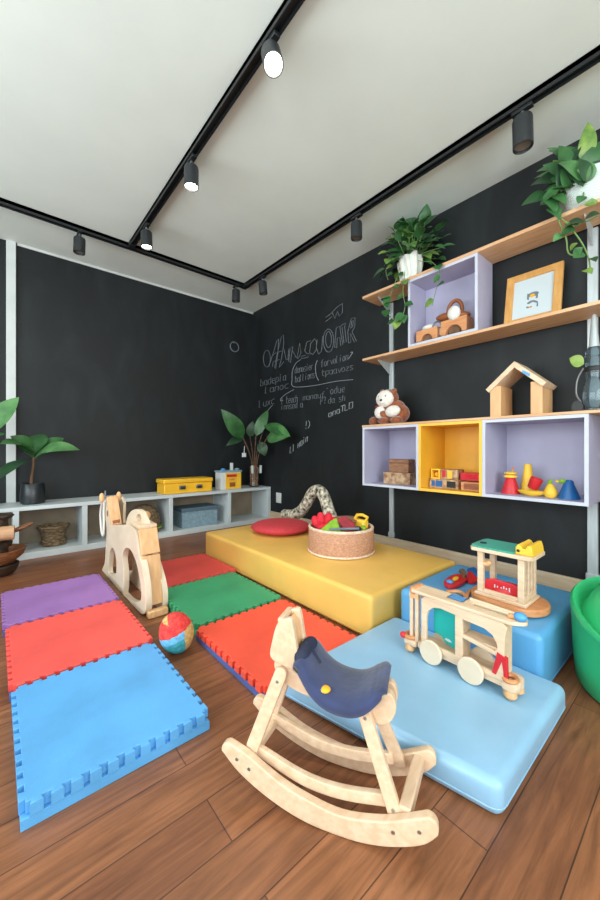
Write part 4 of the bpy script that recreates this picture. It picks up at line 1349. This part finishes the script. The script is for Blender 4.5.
def leg(p0, p1, w, th, bow):
    """flat leg, its width lying in the rocker plane"""
    p0, p1 = Vector(p0), Vector(p1)
    d = (p1 - p0).normalized(); n = LAT - d * LAT.dot(d); n.normalize()
    e = n.cross(d).normalized()
    L = (p1 - p0).length
    h = w / 2
    lp = [(h, 0), (h, L), *[(h * math.cos(a), L + h * math.sin(a)) for a in [PI * k / 8 for k in range(1, 8)]], (-h, L), (-h, 0)]
    o = world_plate('leg', [lp], th, M['birch'], frame_mtx(p0, e, d, n), t, bevel=.003)
    for q in (.08, .92):
        c = p0 + (p1 - p0) * q - n * (th / 2) * (1 if p0.dot(LAT) < (OR + LAT * .11).dot(LAT) else -1)
        b = MB().cyl(c - n * .0016, c + n * .0016, .004, seg=12); b.xf(Matrix.Translation(-Vector(t.location)))
        obj('bolt', b, M['bolt'], o)
    return o


leg(RH(.458, .041, .088), RH(.376, .068, .312), .034, .018, 1)
leg(RH(.080, .041, .062), RH(.160, .068, .272), .032, .018, 1)
leg(RH(.458, WTH - .031, .088), RH(.376, WTH - .062, .312), .034, .018, -1)
leg(RH(.080, WTH - .031, .062), RH(.160, WTH - .062, .272), .032, .018, -1)
# cross struts between the rockers
world_part('cross_strut', MB().beam(RH(.062, .0325, .078), RH(.034, WTH - .0225, .078), .028, .034), M['birch'], t, bevel=.004)
world_part('cross_strut', MB().beam(RH(.452, .0325, .098), RH(.44, WTH - .0225, .096), .024, .026), M['birch'], t, bevel=.004)
# body: two plates with a deep disc behind and a knob in front
bp = [(.402, .318), (.398, .340), (.378, .346), (.358, .334), (.33, .308), (.25, .274), (.18, .272), (.145, .285), (.118, .314), (.092, .316), (.080, .28), (.096, .243), (.125, .228), (.155, .246), (.19, .260), (.27, .256), (.34, .266), (.385, .288)]
for v in (.11 - .022, .11 + .022):
    world_plate('body_plate', [smooth_loop(bp, 2)], .022, M['birch'], RHP(v), t, bevel=.003)
world_part('body_core', MB().beam(RH(.12, .11, .272), RH(.39, .11, .29), .0215, .026), M['birch'], t, bevel=.002)
# head: two cheek plates, a recessed core and a rounded brow
hpz = [(.398, .337), (.411, .350), (.408, .372), (.398, .415), (.388, .442), (.376, .452), (.352, .460), (.345, .452), (.334, .385), (.326, .335), (.345, .325), (.37, .33)]
for v in (.079, .141):
    world_plate('head_plate', [smooth_loop(hpz, 1)], .018, M['birch'], RHP(v), t, bevel=.003)
hc = [(.388, .345), (.394, .39), (.38, .435), (.362, .446), (.35, .43), (.342, .38), (.336, .335), (.36, .33)]
world_plate('head_core', [hc], .0435, M['plank'], RHP(.11), t, bevel=.002)
world_part('brow_block', MB().beam(RH(.380, .070, .447), RH(.380, .150, .447), .018, .016), M['birch'], t, bevel=.006)
# saddle: padded bucket seat with raised front and rear lips
cu = [(.336, .342), (.338, .354), (.332, .366), (.316, .372), (.300, .356), (.278, .328), (.248, .308), (.212, .300), (.178, .303), (.150, .318), (.128, .336), (.112, .342), (.100, .334)]
cu = sp2(cu, 4)
NV = 18
mb = MB()
rows_t, rows_b = [], []
for i, (u, z) in enumerate(cu):
    f = i / (len(cu) - 1)
    halfw = .058 + .026 * max(0.0, math.sin(PI * min(1, max(0, (f - .12) / .86)))) ** .8
    a = cu[max(i - 1, 0)]; b = cu[min(i + 1, len(cu) - 1)]
    tx, tz = b[0] - a[0], b[1] - a[1]; l = math.hypot(tx, tz)
    nx, nz = tz / l, -tx / l
    th = .020 * min(1, .55 + 3 * min(f, 1 - f))
    rt_, rb_ = [], []
    for k in range(NV + 1):
        s = -1 + 2 * k / NV
        drop = .024 * abs(s) ** 3 * min(1, .15 + 3.2 * min(f, 1 - f)) - .004 * (1 - s * s) * (1 if .3 < f < .8 else 0)
        vv = .11 + halfw * math.sin(s * PI / 2)
        tk = th * (1 - .35 * abs(s) ** 4)
        rt_.append(mb.bm.verts.new(RH(u, vv, z - drop)))
        rb_.append(mb.bm.verts.new(RH(u - nx * tk, vv - tk * .25 * s, z - drop - nz * tk)))
    rows_t.append(rt_); rows_b.append(rb_)
n_ = len(cu)
for i in range(n_ - 1):
    for k in range(NV):
        mb.bm.faces.new((rows_t[i][k], rows_t[i][k + 1], rows_t[i + 1][k + 1], rows_t[i + 1][k]))
        mb.bm.faces.new((rows_b[i][k], rows_b[i + 1][k], rows_b[i + 1][k + 1], rows_b[i][k + 1]))
    for k in (0, NV):
        a, b, c, d = rows_t[i][k], rows_t[i + 1][k], rows_b[i + 1][k], rows_b[i][k]
        mb.bm.faces.new((a, b, c, d) if k == 0 else (d, c, b, a))
for i in (0, n_ - 1):
    for k in range(NV):
        a, b, c, d = rows_t[i][k], rows_t[i][k + 1], rows_b[i][k + 1], rows_b[i][k]
        mb.bm.faces.new((d, c, b, a) if i == 0 else (a, b, c, d))
world_part('saddle', mb, M['navy'], t, subsurf=1, angle=100)
sad = t.children[-1]
pts = [RH(.324 - .008 * k / 10, .056 + .108 * k / 10, .366 - .012 * (abs(k - 5) / 5) ** 3) for k in range(11)]
b = MB().tube(pts, [.010, .016] + [.0185] * 7 + [.016, .010], 12); b.xf(Matrix.Translation(-Vector(t.location)))
obj('pommel_roll', b, M['navyd'], sad, angle=80)
b = MB().tube([RH(.322, .108, .386), RH(.30, .108, .364), RH(.28, .108, .336)], .004, 6); b.xf(Matrix.Translation(-Vector(t.location)))
obj('seam', b, M['navyd'], sad)
c = RH(.252, .052, .308)
b = MB().ell(c, (.014, .014, .006)); b.xf(Matrix.Translation(-Vector(t.location)))
obj('patch', b, M['orange'], sad)
c = RH(.262, .050, .310)
b = MB().box(c, (.010, .018, .004), UA); b.xf(Matrix.Translation(-Vector(t.location)))
obj('label_tab', b, M['grey'], sad)

# ================================================================ WOODEN TRAIN
TZ = .0965
t = thing('wooden_train', 'wooden toy train car with a teal panel on the light blue mat', 'toy train', (1.30, .62, TZ))
TX0, TX1 = 1.252, 1.332
def tp(px, py, x=TX0):
    p = onX(px, py, x); return (p.y, p.z)
world_part('base', MB().bx(TX0 + .006, TX1, .455, .765, TZ + .03, TZ + .055), M['birchy'], t, bevel=.003)
so = [(.745, TZ + .05), (.745, .325), (.735, .336), (.72, .3385), (.452, .338), (.44, .325), (.447, .30), (.452, .15), (.447, TZ + .05)]
w1 = [(.724, .165), (.724, .262), (.716, .288), (.696, .306), (.668, .313), (.612, .309), (.612, .165)]
w2a = [(.585, .250), (.585, .303), (.512, .299), (.485, .286), (.472, .262), (.470, .247), (.479, .236), (.52, .242)]
w2b = [(.585, .165), (.585, .238), (.52, .229), (.475, .222), (.475, .165)]
world_plate('side_frame', [so, w1, w2a, w2b], .014, M['birchy'], YZ(TX0 + .007), t, bevel=.002)
world_part('divider', MB().bx(TX0 + .014, TX1 - .004, .59, .606, TZ + .0555, .315), M['birchy'], t, bevel=.002)
world_part('shelf', MB().bx(TX0 + .0145, TX1 - .004, .47, .589, .232, .242), M['birchy'], t, bevel=.0015)
world_part('end_panel', MB().bx(TX0 + .0145, TX1 - .002, .452, .468, TZ + .0555, .335), M['birchy'], t, bevel=.002)
# roof with window and slot
rf = [(.785, TX0 - .004), (.795, TX0 + .045), (.785, TX1), (.43, TX1), (.402, TX1 - .012), (.393, TX1 - .045), (.402, TX0 + .02), (.43, TX0 - .004)]
h1 = [(.655, TX0 + .03), (.655, TX0 + .075), (.60, TX0 + .075), (.60, TX0 + .03)]
h2 = [(.57, TX0 + .038), (.57, TX0 + .06), (.45, TX0 + .06), (.45, TX0 + .038)]
rm = frame_mtx((0, 0, .345), (0, 1, 0), (1, 0, 0), (0, .045, 1))
world_plate('roof', [rf, h1, h2], .012, M['birchy'], rm, t, bevel=.003)
world_part('roof_rail', MB().beam((TX0 + .068, .59, .356), (TX0 + .068, .44, .352), .008, .012), M['birchy'], t, bevel=.003)
world_part('roof_end_cap', MB().beam((TX0 + .002, .788, .342), (TX1 - .002, .788, .342), .024, .03), M['tan'], t, bevel=.008)
world_part('roof_inlay', MB().bx(TX0 + .031, TX0 + .074, .601, .654, .3395, .352), M['skyp'], t, smooth=False)
# cab posts at the far end
for y in (.792, .768):
    world_part('cab_post', MB().bx(TX0 + .004, TX0 + .02, y - .007, y + .007, TZ + .05, .338), M['birchy'], t, bevel=.002)
world_part('cab_post', MB().bx(TX1 - .02, TX1 - .004, .762, .782, TZ + .05, .338), M['birchy'], t, bevel=.002)
world_part('cab_beam', MB().bx(TX0 + .002, TX0 + .022, .76, .80, .315, .33), M['plank'], t, bevel=.002)
world_part('cab_floor', MB().bx(TX0 - .006, TX1, .7655, .82, TZ + .03, TZ + .052), M['birchy'], t, bevel=.006)
world_part('bumper_ring', MB().tube([(TX0 + .02 + .024 * math.cos(a), .80 + .022 * math.sin(a), TZ + .06) for a in [2 * PI * k / 20 for k in range(20)]], .008, 8, closed=True), M['tan'], t)
world_part('red_bead', MB().ell((TX0 - .005, .822, TZ + .062), (.012, .012, .012)), M['red'], t)
# bumper at the near end
lp = [(.4545, TX0 - .002), (.425, TX0 - .004), (.412, TX0 + .01), (.408, TX0 + .05), (.412, TX1 - .012), (.425, TX1), (.4545, TX1)]
world_plate('bumper', [lp], .03, M['birchy'], frame_mtx((0, 0, TZ + .042), (0, 1, 0), (1, 0, 0), (0, 0, 1)), t, bevel=.006)
world_part('bumper_ring', MB().tube([(TX0 + .016 + .022 * math.cos(a), .436 + .018 * math.sin(a), TZ + .064) for a in [2 * PI * k / 20 for k in range(20)]], .007, 8, closed=True), M['tan'], t)
# wheels
for y in (.700, .553):
    world_part('wheel', MB().cyl((TX0 - .016, y, TZ + .045), (TX0 - .003, y, TZ + .045), .044, seg=36), M['ply'], t, bevel=.003)
    world_part('wheel', MB().cyl((TX1 + .002, y, TZ + .045), (TX1 + .014, y, TZ + .045), .044, seg=36), M['ply'], t, bevel=.003)
for x, y in ((TX0 + .012, .80), (TX0 + .014, .436), (TX1 - .02, .43)):
    world_part('castor', MB().lathe([(0, 0), (.012, .001), (.02, .010), (.02, .020), (.014, .0295), (0, .0295)], (x, y, TZ), 20, cap=False), M['plank'], t, weld=True)
# coloured panels and figures
tl = [(.715, .30), (.69, .312), (.65, .308), (.622, .302), (.618, .152), (.632, .162), (.645, .166), (.668, .170), (.684, .192), (.714, .196)]
world_plate('teal_panel', [tl], .010, M['teal'], YZ(TX0 + .045), t, bevel=.002)
world_plate('panel_mark', [[(.672, .186), (.664, .192), (.652, .192), (.642, .184), (.655, .181)]], .001, M['paper'], YZ(TX0 + .0393), t)
rl = [(.470, .238), (.440, .228), (.438, .16), (.448, .16), (.456, .212), (.474, .162), (.486, .164)]
world_plate('red_legs', [rl], .014, M['red'], YZ(TX0 + .004), t, bevel=.002, label='red two legged peg figure at the train front')
world_part('grey_sack', MB().ell((TX0 + .02, .456, .185), (.012, .012, .024)), M['boxblue'], t)
world_part('blue_figure', MB().ell((TX0 + .03, .412, .364), (.018, .02, .014)), M['skyp'], t)
world_part('blue_figure', MB().cyl((TX0 + .026, .445, .358), (TX0 + .03, .42, .362), .008, seg=10), M['tan'], t)

# ================================================================ WOODEN TOWER TOY on the blue block
BZ2 = .2325
t = thing('toy_pavilion', 'wooden toy pavilion with a sea green roof on the blue block', 'wooden toy', (1.70, .585, BZ2))
lp = []
r = .115
for k in range(13): a = R(-90 + 180 * k / 12); lp.append((.64 + r * math.cos(a) * .9, 1.705 + r * math.sin(a)))
for k in range(13): a = R(90 + 180 * k / 12); lp.append((.545 + r * math.cos(a) * .9, 1.705 + r * math.sin(a)))
world_plate('base_board', [lp], .03, M['tan'], frame_mtx((0, 0, BZ2 + .0155), (0, 1, 0), (1, 0, 0), (0, 0, 1)), t, bevel=.006)
fx0, fx1, fy0, fy1, fz0, fz1 = 1.622, 1.775, .508, .69, BZ2 + .0355, .455
world_plate('foot_board', [[(fy0 - .01, fx0 - .01), (fy1 + .012, fx0 - .004), (fy1 + .012, fx1), (fy0 - .01, fx1 + .004)]], .014, M['birchy'], frame_mtx((0, 0, fz0 + .0025), (0, 1, 0), (1, 0, 0), (0, 0, 1)), t, bevel=.003)
for x, y in ((fx0 + .011, fy0 + .012), (fx0 + .011, fy1 - .010), (fx1 - .011, fy0 + .012), (fx1 - .011, fy1 - .010)):
    world_part('post', MB().bx(x - .011, x + .011, y - .012, y + .012, fz0 + .0097, fz1), M['birchy'], t, bevel=.002)
for y in (fy0 + .006,):
    world_part('post', MB().bx(1.675, 1.690, y - .006, y + .01, fz0 + .0097, fz1), M['birchy'], t, bevel=.002)
    world_part('post', MB().bx(1.715, 1.728, y - .006, y + .01, fz0 + .0097, fz1), M['birchy'], t, bevel=.002)
world_part('sill', MB().bx(fx0 + .0225, fx1 - .0225, fy0 + .0, fy0 + .022, fz0 + .0097, fz0 + .035), M['birchy'], t, bevel=.002)
world_part('side_rail', MB().bx(fx0, fx0 + .014, fy0 + .0245, fy1 - .0225, fz0 + .0097, fz0 + .026), M['birchy'], t, bevel=.002)
world_part('blue_bead', MB().cyl((1.70, fy0 + .03, fz0 + .05), (1.70, fy0 + .03, fz0 + .12), .009, seg=12), M['skyp'], t)
rp_ = [(fy0 - .02, fx0 - .012), (fy0 - .034, fx0 + .01), (fy0 - .034, fx1 - .01), (fy0 - .02, fx1 + .012), (fy1 + .022, fx1 + .012), (fy1 + .036, fx1 - .01), (fy1 + .036, fx0 + .01), (fy1 + .022, fx0 - .012)]
world_plate('roof_board', [rp_], .016, M['birchy'], frame_mtx((0, 0, fz1 + .0085), (0, 1, 0), (1, 0, 0), (0, 0, 1)), t, bevel=.003)
rp2 = [(.545, fx0 - .009), (.545, fx1 + .009), (fy1 + .02, fx1 + .009), (fy1 + .032, fx1 - .012), (fy1 + .032, fx0 + .012), (fy1 + .02, fx0 - .009)]
world_plate('green_roof', [rp2], .006, M['tealr'], frame_mtx((0, 0, fz1 + .0205), (0, 1, 0), (1, 0, 0), (0, 0, 1)), t, bevel=.001)
world_part('dark_spot', MB().lathe([(0, 0), (.014, 0), (.014, .003), (0, .003)], (fx0 + .06, fy1 - .0, fz1 + .0242), 16, cap=False), M['navyd'], t, weld=True)
yk = [(.543, 0), (.543, .028), (.534, .040), (.524, .036), (.518, .026), (.506, .026), (.500, .040), (.488, .042), (.482, .026), (.478, .0)]
world_plate('yellow_animal_head', [yk], .14, M['yelp'], frame_mtx((1.70, 0, fz1 + .0172), (0, 1, 0), (0, 0, 1), (1, 0, 0)), t, bevel=.004)
world_part('eye', MB().ell((1.6235, .53, fz1 + .034), (.004, .006, .006)), M['black'], t)
world_part('red_seat', MB().lathe([(0, 0), (.058, 0), (.062, .006), (.062, .022), (.056, .03), (0, .032)], (1.695, .60, fz0 + .01), 32, cap=False), M['red'], t, weld=True)
rt_ = t.children[-1]
world_plate('red_board', [[(.675, fz0 + .016), (.53, fz0 + .016), (.53, fz0 + .062), (.56, fz0 + .07), (.63, fz0 + .074), (.665, fz0 + .064)]], .010, M['red'], YZ(1.65), t, bevel=.003)
for (y, hgt) in ((.628, .016), (.617, .013), (.602, .012), (.592, .018), (.582, .014), (.57, .017)):
    world_part('white_mark', MB().bx(1.6442, 1.6449, y - .003, y + .002, fz0 + .034, fz0 + .034 + hgt), M['paper'], t, smooth=False)
world_part('wood_bird', MB().ell((1.64, .672, .40), (.014, .028, .012)).ell((1.64, .65, .407), (.011, .012, .011)), M['plank'], t)

# ================================================================ FISH PUZZLE lying on the blue block
t = thing('fish_puzzle', 'flat red and yellow wooden fish toy lying on the blue block', 'wooden toy', (1.88, .87, BZ2))
def gz(px, py, z): p = onZ(px, py, z); return (p.x - 1.88, p.y - .87)
ZM = lambda z: Matrix.Translation((0, 0, z))
fz = BZ2 + .008
body = [gz(px, py, fz) for px, py in [(443, 583), (449, 577.5), (456, 575), (464, 575.5), (468, 580), (462, 585), (452, 588), (446, 586.5)]]
plate('red_body', [smooth_loop(body, 1)], .014, M['red'], ZM(.0085), t, bevel=.002)
plate('yellow_fin', [smooth_loop([gz(px, py, fz + .01) for px, py in [(452, 579), (455, 577), (459, 577.4), (458, 580), (454, 580.6)]], 1)], .006, M['yelp'], ZM(.019), t, bevel=.001)
e = onZ(450, 581.5, fz + .012); obj('eye', MB().ell((e.x - 1.88, e.y - .87, .02), (.018, .018, .008)), M['skyp'], t)
plate('red_tail', [smooth_loop([gz(px, py, fz) for px, py in [(467, 573), (471, 572), (475, 577), (480, 580), (474, 583), (467, 582.5)]], 1)], .014, M['red'], ZM(.0085), t, bevel=.002)
plate('blue_fin', [smooth_loop([gz(px, py, fz) for px, py in [(466, 570), (476, 567), (478, 576), (473, 575), (470, 571)]], 1)], .012, M['bluep'], ZM(.0085), t, bevel=.002)
plate('wood_gill', [smooth_loop([gz(px, py, fz) for px, py in [(458, 573), (464, 571.5), (467, 577), (464, 581), (461, 576)]], 1)], .010, M['bark'], ZM(.0215), t, bevel=.001)
t = thing('branch_track', 'forked wooden track piece lying in front of the fish on the block', 'wooden toy', (1.78, .80, BZ2))
def gz2(px, py): p = onZ(px, py, BZ2 + .008); return Vector((p.x - 1.78, p.y - .80, .009))
obj('rail', MB().tube(spline([gz2(447, 592), gz2(457, 591.5), gz2(464, 594.5), gz2(467, 601)], 5), .008, 8), M['tan'], t)
obj('rail', MB().tube(spline([gz2(470, 591), gz2(467.5, 594), gz2(466, 598)], 5), .008, 8), M['tan'], t)
obj('rail', MB().tube(spline([gz2(446, 596), gz2(453, 595), gz2(459, 597), gz2(462, 603)], 5), .007, 8), M['boxblue'], t)

# ================================================================ GREEN PLASTIC TUB SEAT
GC = Vector((1.845, .086, 0))
t = thing('tub_seat', 'round green plastic tub seat at the right photo edge', 'seat', GC)
tilt = Vector((-.60, -.80, 0))
def tiltz(prof, seg, m, name, k=.16):
    mb = MB().lathe(prof, seg=seg, cap=False)
    for v in mb.bm.verts:
        s = (v.co.x * FW.x + v.co.y * FW.y)
        f = max(0, min(1, v.co.z / .3))
        v.co.z += s * k / .3 * f
    return obj(name, mb, m, t, weld=True, angle=60)
tiltz([(0, 0), (.28, 0), (.296, .012), (.304, .09), (.308, .18), (.310, .22), (.312, .235)], 56, M['greenp'], 'shell', .10)
tiltz([(.312, .2355), (.313, .249), (.304, .259), (.292, .253), (.282, .235)], 56, M['greenp'], 'rim', .10)
tiltz([(.282, .2345), (.276, .222), (.268, .226), (.258, .25), (.235, .285), (.18, .32), (.1, .34), (0, .347)], 56, M['greenp'], 'domed_seat', .10)

# ================================================================ SHELF PLANTS
t = thing('ivy_pot', 'trailing ivy in a white cloth wrapped pot on the upper shelf', 'plant', (2.475, 1.565, 2.2185))
obj('pot', MB().lathe([(0, 0), (.065, 0), (.072, .01), (.088, .17), (.08, .17), (.07, .13), (0, .13)], seg=28, cap=False), M['ceramic'], t, weld=True)
mb = MB()
n = 72; rings = []
for (r, z, amp) in ((.074, .004, .006), (.082, .07, .008), (.09, .13, .01), (.098, .178, .014), (.092, .182, .012)):
    rings.append([mb.bm.verts.new(((r + amp * math.sin(9 * 2 * PI * k / n + z * 14)) * math.cos(2 * PI * k / n), (r + amp * math.sin(9 * 2 * PI * k / n + z * 14)) * math.sin(2 * PI * k / n), z + (.012 * math.sin(5 * 2 * PI * k / n) if z > .15 else 0))) for k in range(n)])
for a, b in zip(rings, rings[1:]):
    for k in range(n): mb.bm.faces.new((a[k], a[(k + 1) % n], b[(k + 1) % n], b[k]))
obj('cloth_wrap', mb, M['cotton'], t, angle=80)
obj('soil', MB().lathe([(0, .131), (.07, .131), (.07, .15), (0, .156)], seg=20, cap=False), M['soil'], t, weld=True)
stm = MB(); lf = MB(); lv = MB()
rl = random.Random(11)
for k in range(140):
    a = rl.uniform(0, 2 * PI); el = R(rl.uniform(-15, 85)); rad_ = rl.uniform(.08, .26)
    c = Vector((0, 0, .20))
    p = c + Vector((math.cos(a) * math.cos(el) * rad_ * .72, math.sin(a) * math.cos(el) * rad_, math.sin(el) * rad_ * .95))
    if p.x > .145: p.x = .145
    if k % 4 == 0: stm.tube(spline([Vector((0, 0, .14)), c * .9 + Vector((p.x, p.y, 0)) * .3, p], 5), .0028, 5)
    dr = (p - c).normalized() + Vector((rl.uniform(-.6, .6), rl.uniform(-.6, .6), rl.uniform(-.9, .1)))
    dr.normalize()
    L = rl.uniform(.075, .125)
    q = p + dr * L
    q.x = min(q.x, .155)
    (lv if k % 9 == 0 else lf).leaf(p, q, L * .82, up=(-.6, -.35, .8), droop=.08, peak=.36, n=6)
trl = [
    [(402, 262), (396, 280), (390, 296), (386, 304)], [(386, 296), (386, 308), (391, 318), (398, 320), (404, 314)], [(405, 270), (403, 292), (405, 306), (402, 318)],
    [(432, 262), (440, 272), (436, 290), (432, 306)], [(400, 256), (391, 262), (386, 270), (388, 280)],
]
loc = Vector(t.location)
for li_, tr in enumerate(trl):
    pts = spline([onX(px, py, 2.385 if i else 2.4) - loc for i, (px, py) in enumerate(tr)], 6)
    stm.tube([Vector((0, 0, .17))] + pts if li_ in (0, 2, 3, 4) else pts, .0026, 5)
    for k in range(3 if li_ else 4, len(pts), 4):
        p = pts[k]; L = rl.uniform(.065, .10)
        dr = Vector((rl.uniform(-.5, .1), rl.uniform(-1, 1), rl.uniform(-.9, .0))).normalized()
        (lv if rl.random() < .3 else lf).leaf(p, p + dr * L, L * .75, up=(-.8, -.4, .4), droop=.05, peak=.36, n=6)
obj('vines', stm, M['stem'], t)
obj('foliage', lf, M['leaf'], t, angle=80, )['kind'] = 'stuff'
obj('pale_foliage', lv, M['leafv'], t, angle=80)['kind'] = 'stuff'

t = thing('pothos_pot', 'pothos plant in a ribbed white pot at the right end of the upper shelf', 'plant', (2.505, .462, 2.2185))
rib = [(0, 0), (.085, 0)]
for k in range(14):
    z = .006 + k * .0115; r = .10 + .052 * (k / 13) ** .6
    rib += [(r, z), (r + .006, z + .0055)]
rib += [(.15, .170), (.14, .170), (.13, .135), (0, .135)]
rib = [(r if r < .001 else r * .95, z) for r, z in rib]
obj('pot', MB().lathe(rib, seg=44, cap=False), M['ceramic'], t, weld=True)
obj('soil', MB().lathe([(0, .136), (.12, .136), (.12, .145), (0, .15)], seg=24, cap=False), M['soil'], t, weld=True)
loc = Vector(t.location)
stm = MB()
core = Vector((0, 0, .15))
PL = [  # (tip px, py, plane x, base px, py, width, material)
    (588, 122, 2.46, 584, 162, .10, 'leafv'), (521, 206, 2.40, 546, 197, .13, 'leaf'), (530, 186, 2.40, 565, 180, .16, 'leafd'), (548, 151, 2.44, 578, 166, .13, 'leaf'),
    (536, 172, 2.42, 560, 170, .09, 'leafl'), (600, 141, 2.48, 587, 172, .12, 'leaf'), (570, 148, 2.50, 592, 168, .14, 'leafd'), (553, 160, 2.42, 562, 180, .09, 'leafv'),
    (608, 150, 2.5, 594, 176, .10, 'leafl'), (545, 186, 2.38, 570, 176, .10, 'leaf'), (556, 214, 2.37, 545, 195, .10, 'leaf'), (566, 172, 2.44, 584, 180, .10, 'leafv'),
    (575, 156, 2.52, 590, 172, .12, 'leafd'), (552, 206, 2.39, 560, 190, .10, 'leafd'), (600, 160, 2.42, 588, 176, .10, 'leafd'), (560, 220, 2.37, 549, 208, .08, 'leaf'),
    (578, 204, 2.37, 583, 196, .06, 'leaf'), (592, 198, 2.375, 590, 206, .07, 'leafv'), (560, 236, 2.37, 575, 228, .07, 'leaf'), (553, 242, 2.37, 562, 234, .06, 'leafl'),
    (584, 222, 2.37, 565, 226, .08, 'leafd'), (600, 214, 2.37, 584, 220, .08, 'leafd'), (578, 226, 2.37, 566, 224, .09, 'leaf'),
    (573, 258, 2.36, 583, 252, .10, 'leaf'), (583, 247, 2.36, 576, 255, .07, 'leafl'), (578, 243, 2.36, 570, 250, .05, 'leafv'), (592, 274, 2.36, 584, 270, .06, 'leafv'), (596, 262, 2.36, 591, 258, .05, 'leafd'),
    (541, 205, 2.38, 556, 200, .1, 'leafl'), (566, 205, 2.36, 553, 196, .07, 'leaf')]
for (tx_, ty_, x, bx_, by_, w, ms) in PL:
    a, b = onX(bx_, by_, x), onX(tx_, ty_, x - .015)
    obj('leaf', MB().leaf(a - loc, b - loc, w * .84, up=(-.75, -.45, .45), droop=.12, peak=.34, n=10), M[ms], t, angle=80)
    if by_ < 200:
        stm.tube(spline([core + Vector((0, 0, -.01)), (core + (a - loc)) / 2 + Vector((0, 0, .035)), a - loc], 5), .004, 6)
rp_ = random.Random(5)
for k in range(22):
    bx_, by_ = rp_.uniform(556, 588), rp_.uniform(166, 192)
    a_ = rp_.uniform(-2.9, -.9) if k % 3 else rp_.uniform(2.3, 3.1)
    L_ = rp_.uniform(20, 34)
    x = rp_.uniform(2.41, 2.50) if by_ < 178 else rp_.uniform(2.35, 2.39)
    tx_, ty_ = bx_ + L_ * math.cos(a_), by_ + L_ * math.sin(a_)
    if ty_ < 134: continue
    a, b = onX(bx_, by_, x), onX(tx_, ty_, x - .015)
    obj('leaf', MB().leaf(a - loc, b - loc, rp_.uniform(.055, .09), up=(-.75, -.45, .45), droop=.14, peak=.36, n=10), M[rp_.choice(['leaf', 'leafd', 'leaf', 'leafl', 'leafd'])], t, angle=80)
    stm.tube(spline([core, (core + (a - loc)) / 2 + Vector((0, 0, .03)), a - loc], 5), .0035, 6)
for tr in ([(552, 196), (556, 210), (566, 222), (584, 222), (598, 216)], [(556, 210), (560, 224), (566, 238), (568, 252), (574, 255), (580, 250)], [(566, 222), (580, 240), (588, 256), (590, 268)]):
    stm.tube(spline([onX(px, py, 2.372) - loc for px, py in tr], 5), .004, 6)
obj('vines', stm, M['stem'], t)

# ================================================================ LIGHT, WORLD, CAMERA


def area(name, loc, rot, sx, sy, e, col):
    l = bpy.data.lights.new(name, 'AREA'); l.shape = 'RECTANGLE'; l.size = sx; l.size_y = sy; l.energy = e; l.color = col
    o = bpy.data.objects.new(name, l); COL.objects.link(o); o.location = loc; o.rotation_euler = rot
    return o


area('window_daylight', (XL + .03, (WY0 + WY1) / 2, (WZ0 + WZ1) / 2), (0, R(-90 - 22), 0), WZ1 - WZ0, WY1 - WY0, 158, (.86, .965, 1.0))
area('window_daylight', ((VX0 + VX1) / 2, YN + .03, (WZ0 + WZ1) / 2), (R(90 + 22), 0, 0), VX1 - VX0, WZ1 - WZ0, 125, (.90, .98, .98))

w = bpy.data.worlds.new('sky'); SC.world = w; w.use_nodes = True
bg = w.node_tree.nodes['Background']; bg.inputs['Color'].default_value = lin((214, 226, 238)); bg.inputs['Strength'].default_value = 1.0

cam = bpy.data.cameras.new('camera'); co = bpy.data.objects.new('camera', cam); COL.objects.link(co)
co.location = (0, 0, EYE); co.rotation_euler = (R(90), 0, -math.atan2(CA, SA))
cam.sensor_fit = 'HORIZONTAL'; cam.sensor_width = 36.0; cam.lens = 36.0 * FPX / 600.0
cam.clip_start = .02
SC.camera = co
SC.view_settings.view_transform = 'Standard'
SC.view_settings.look = 'None'
SC.view_settings.gamma = 1.0
SC.view_settings.use_curve_mapping = False
SC.view_settings.exposure = 0.08
SC.cycles.use_denoising = True
SC.cycles.max_bounces = 8
SC.cycles.diffuse_bounces = 5
SC.cycles.sample_clamp_indirect = 8
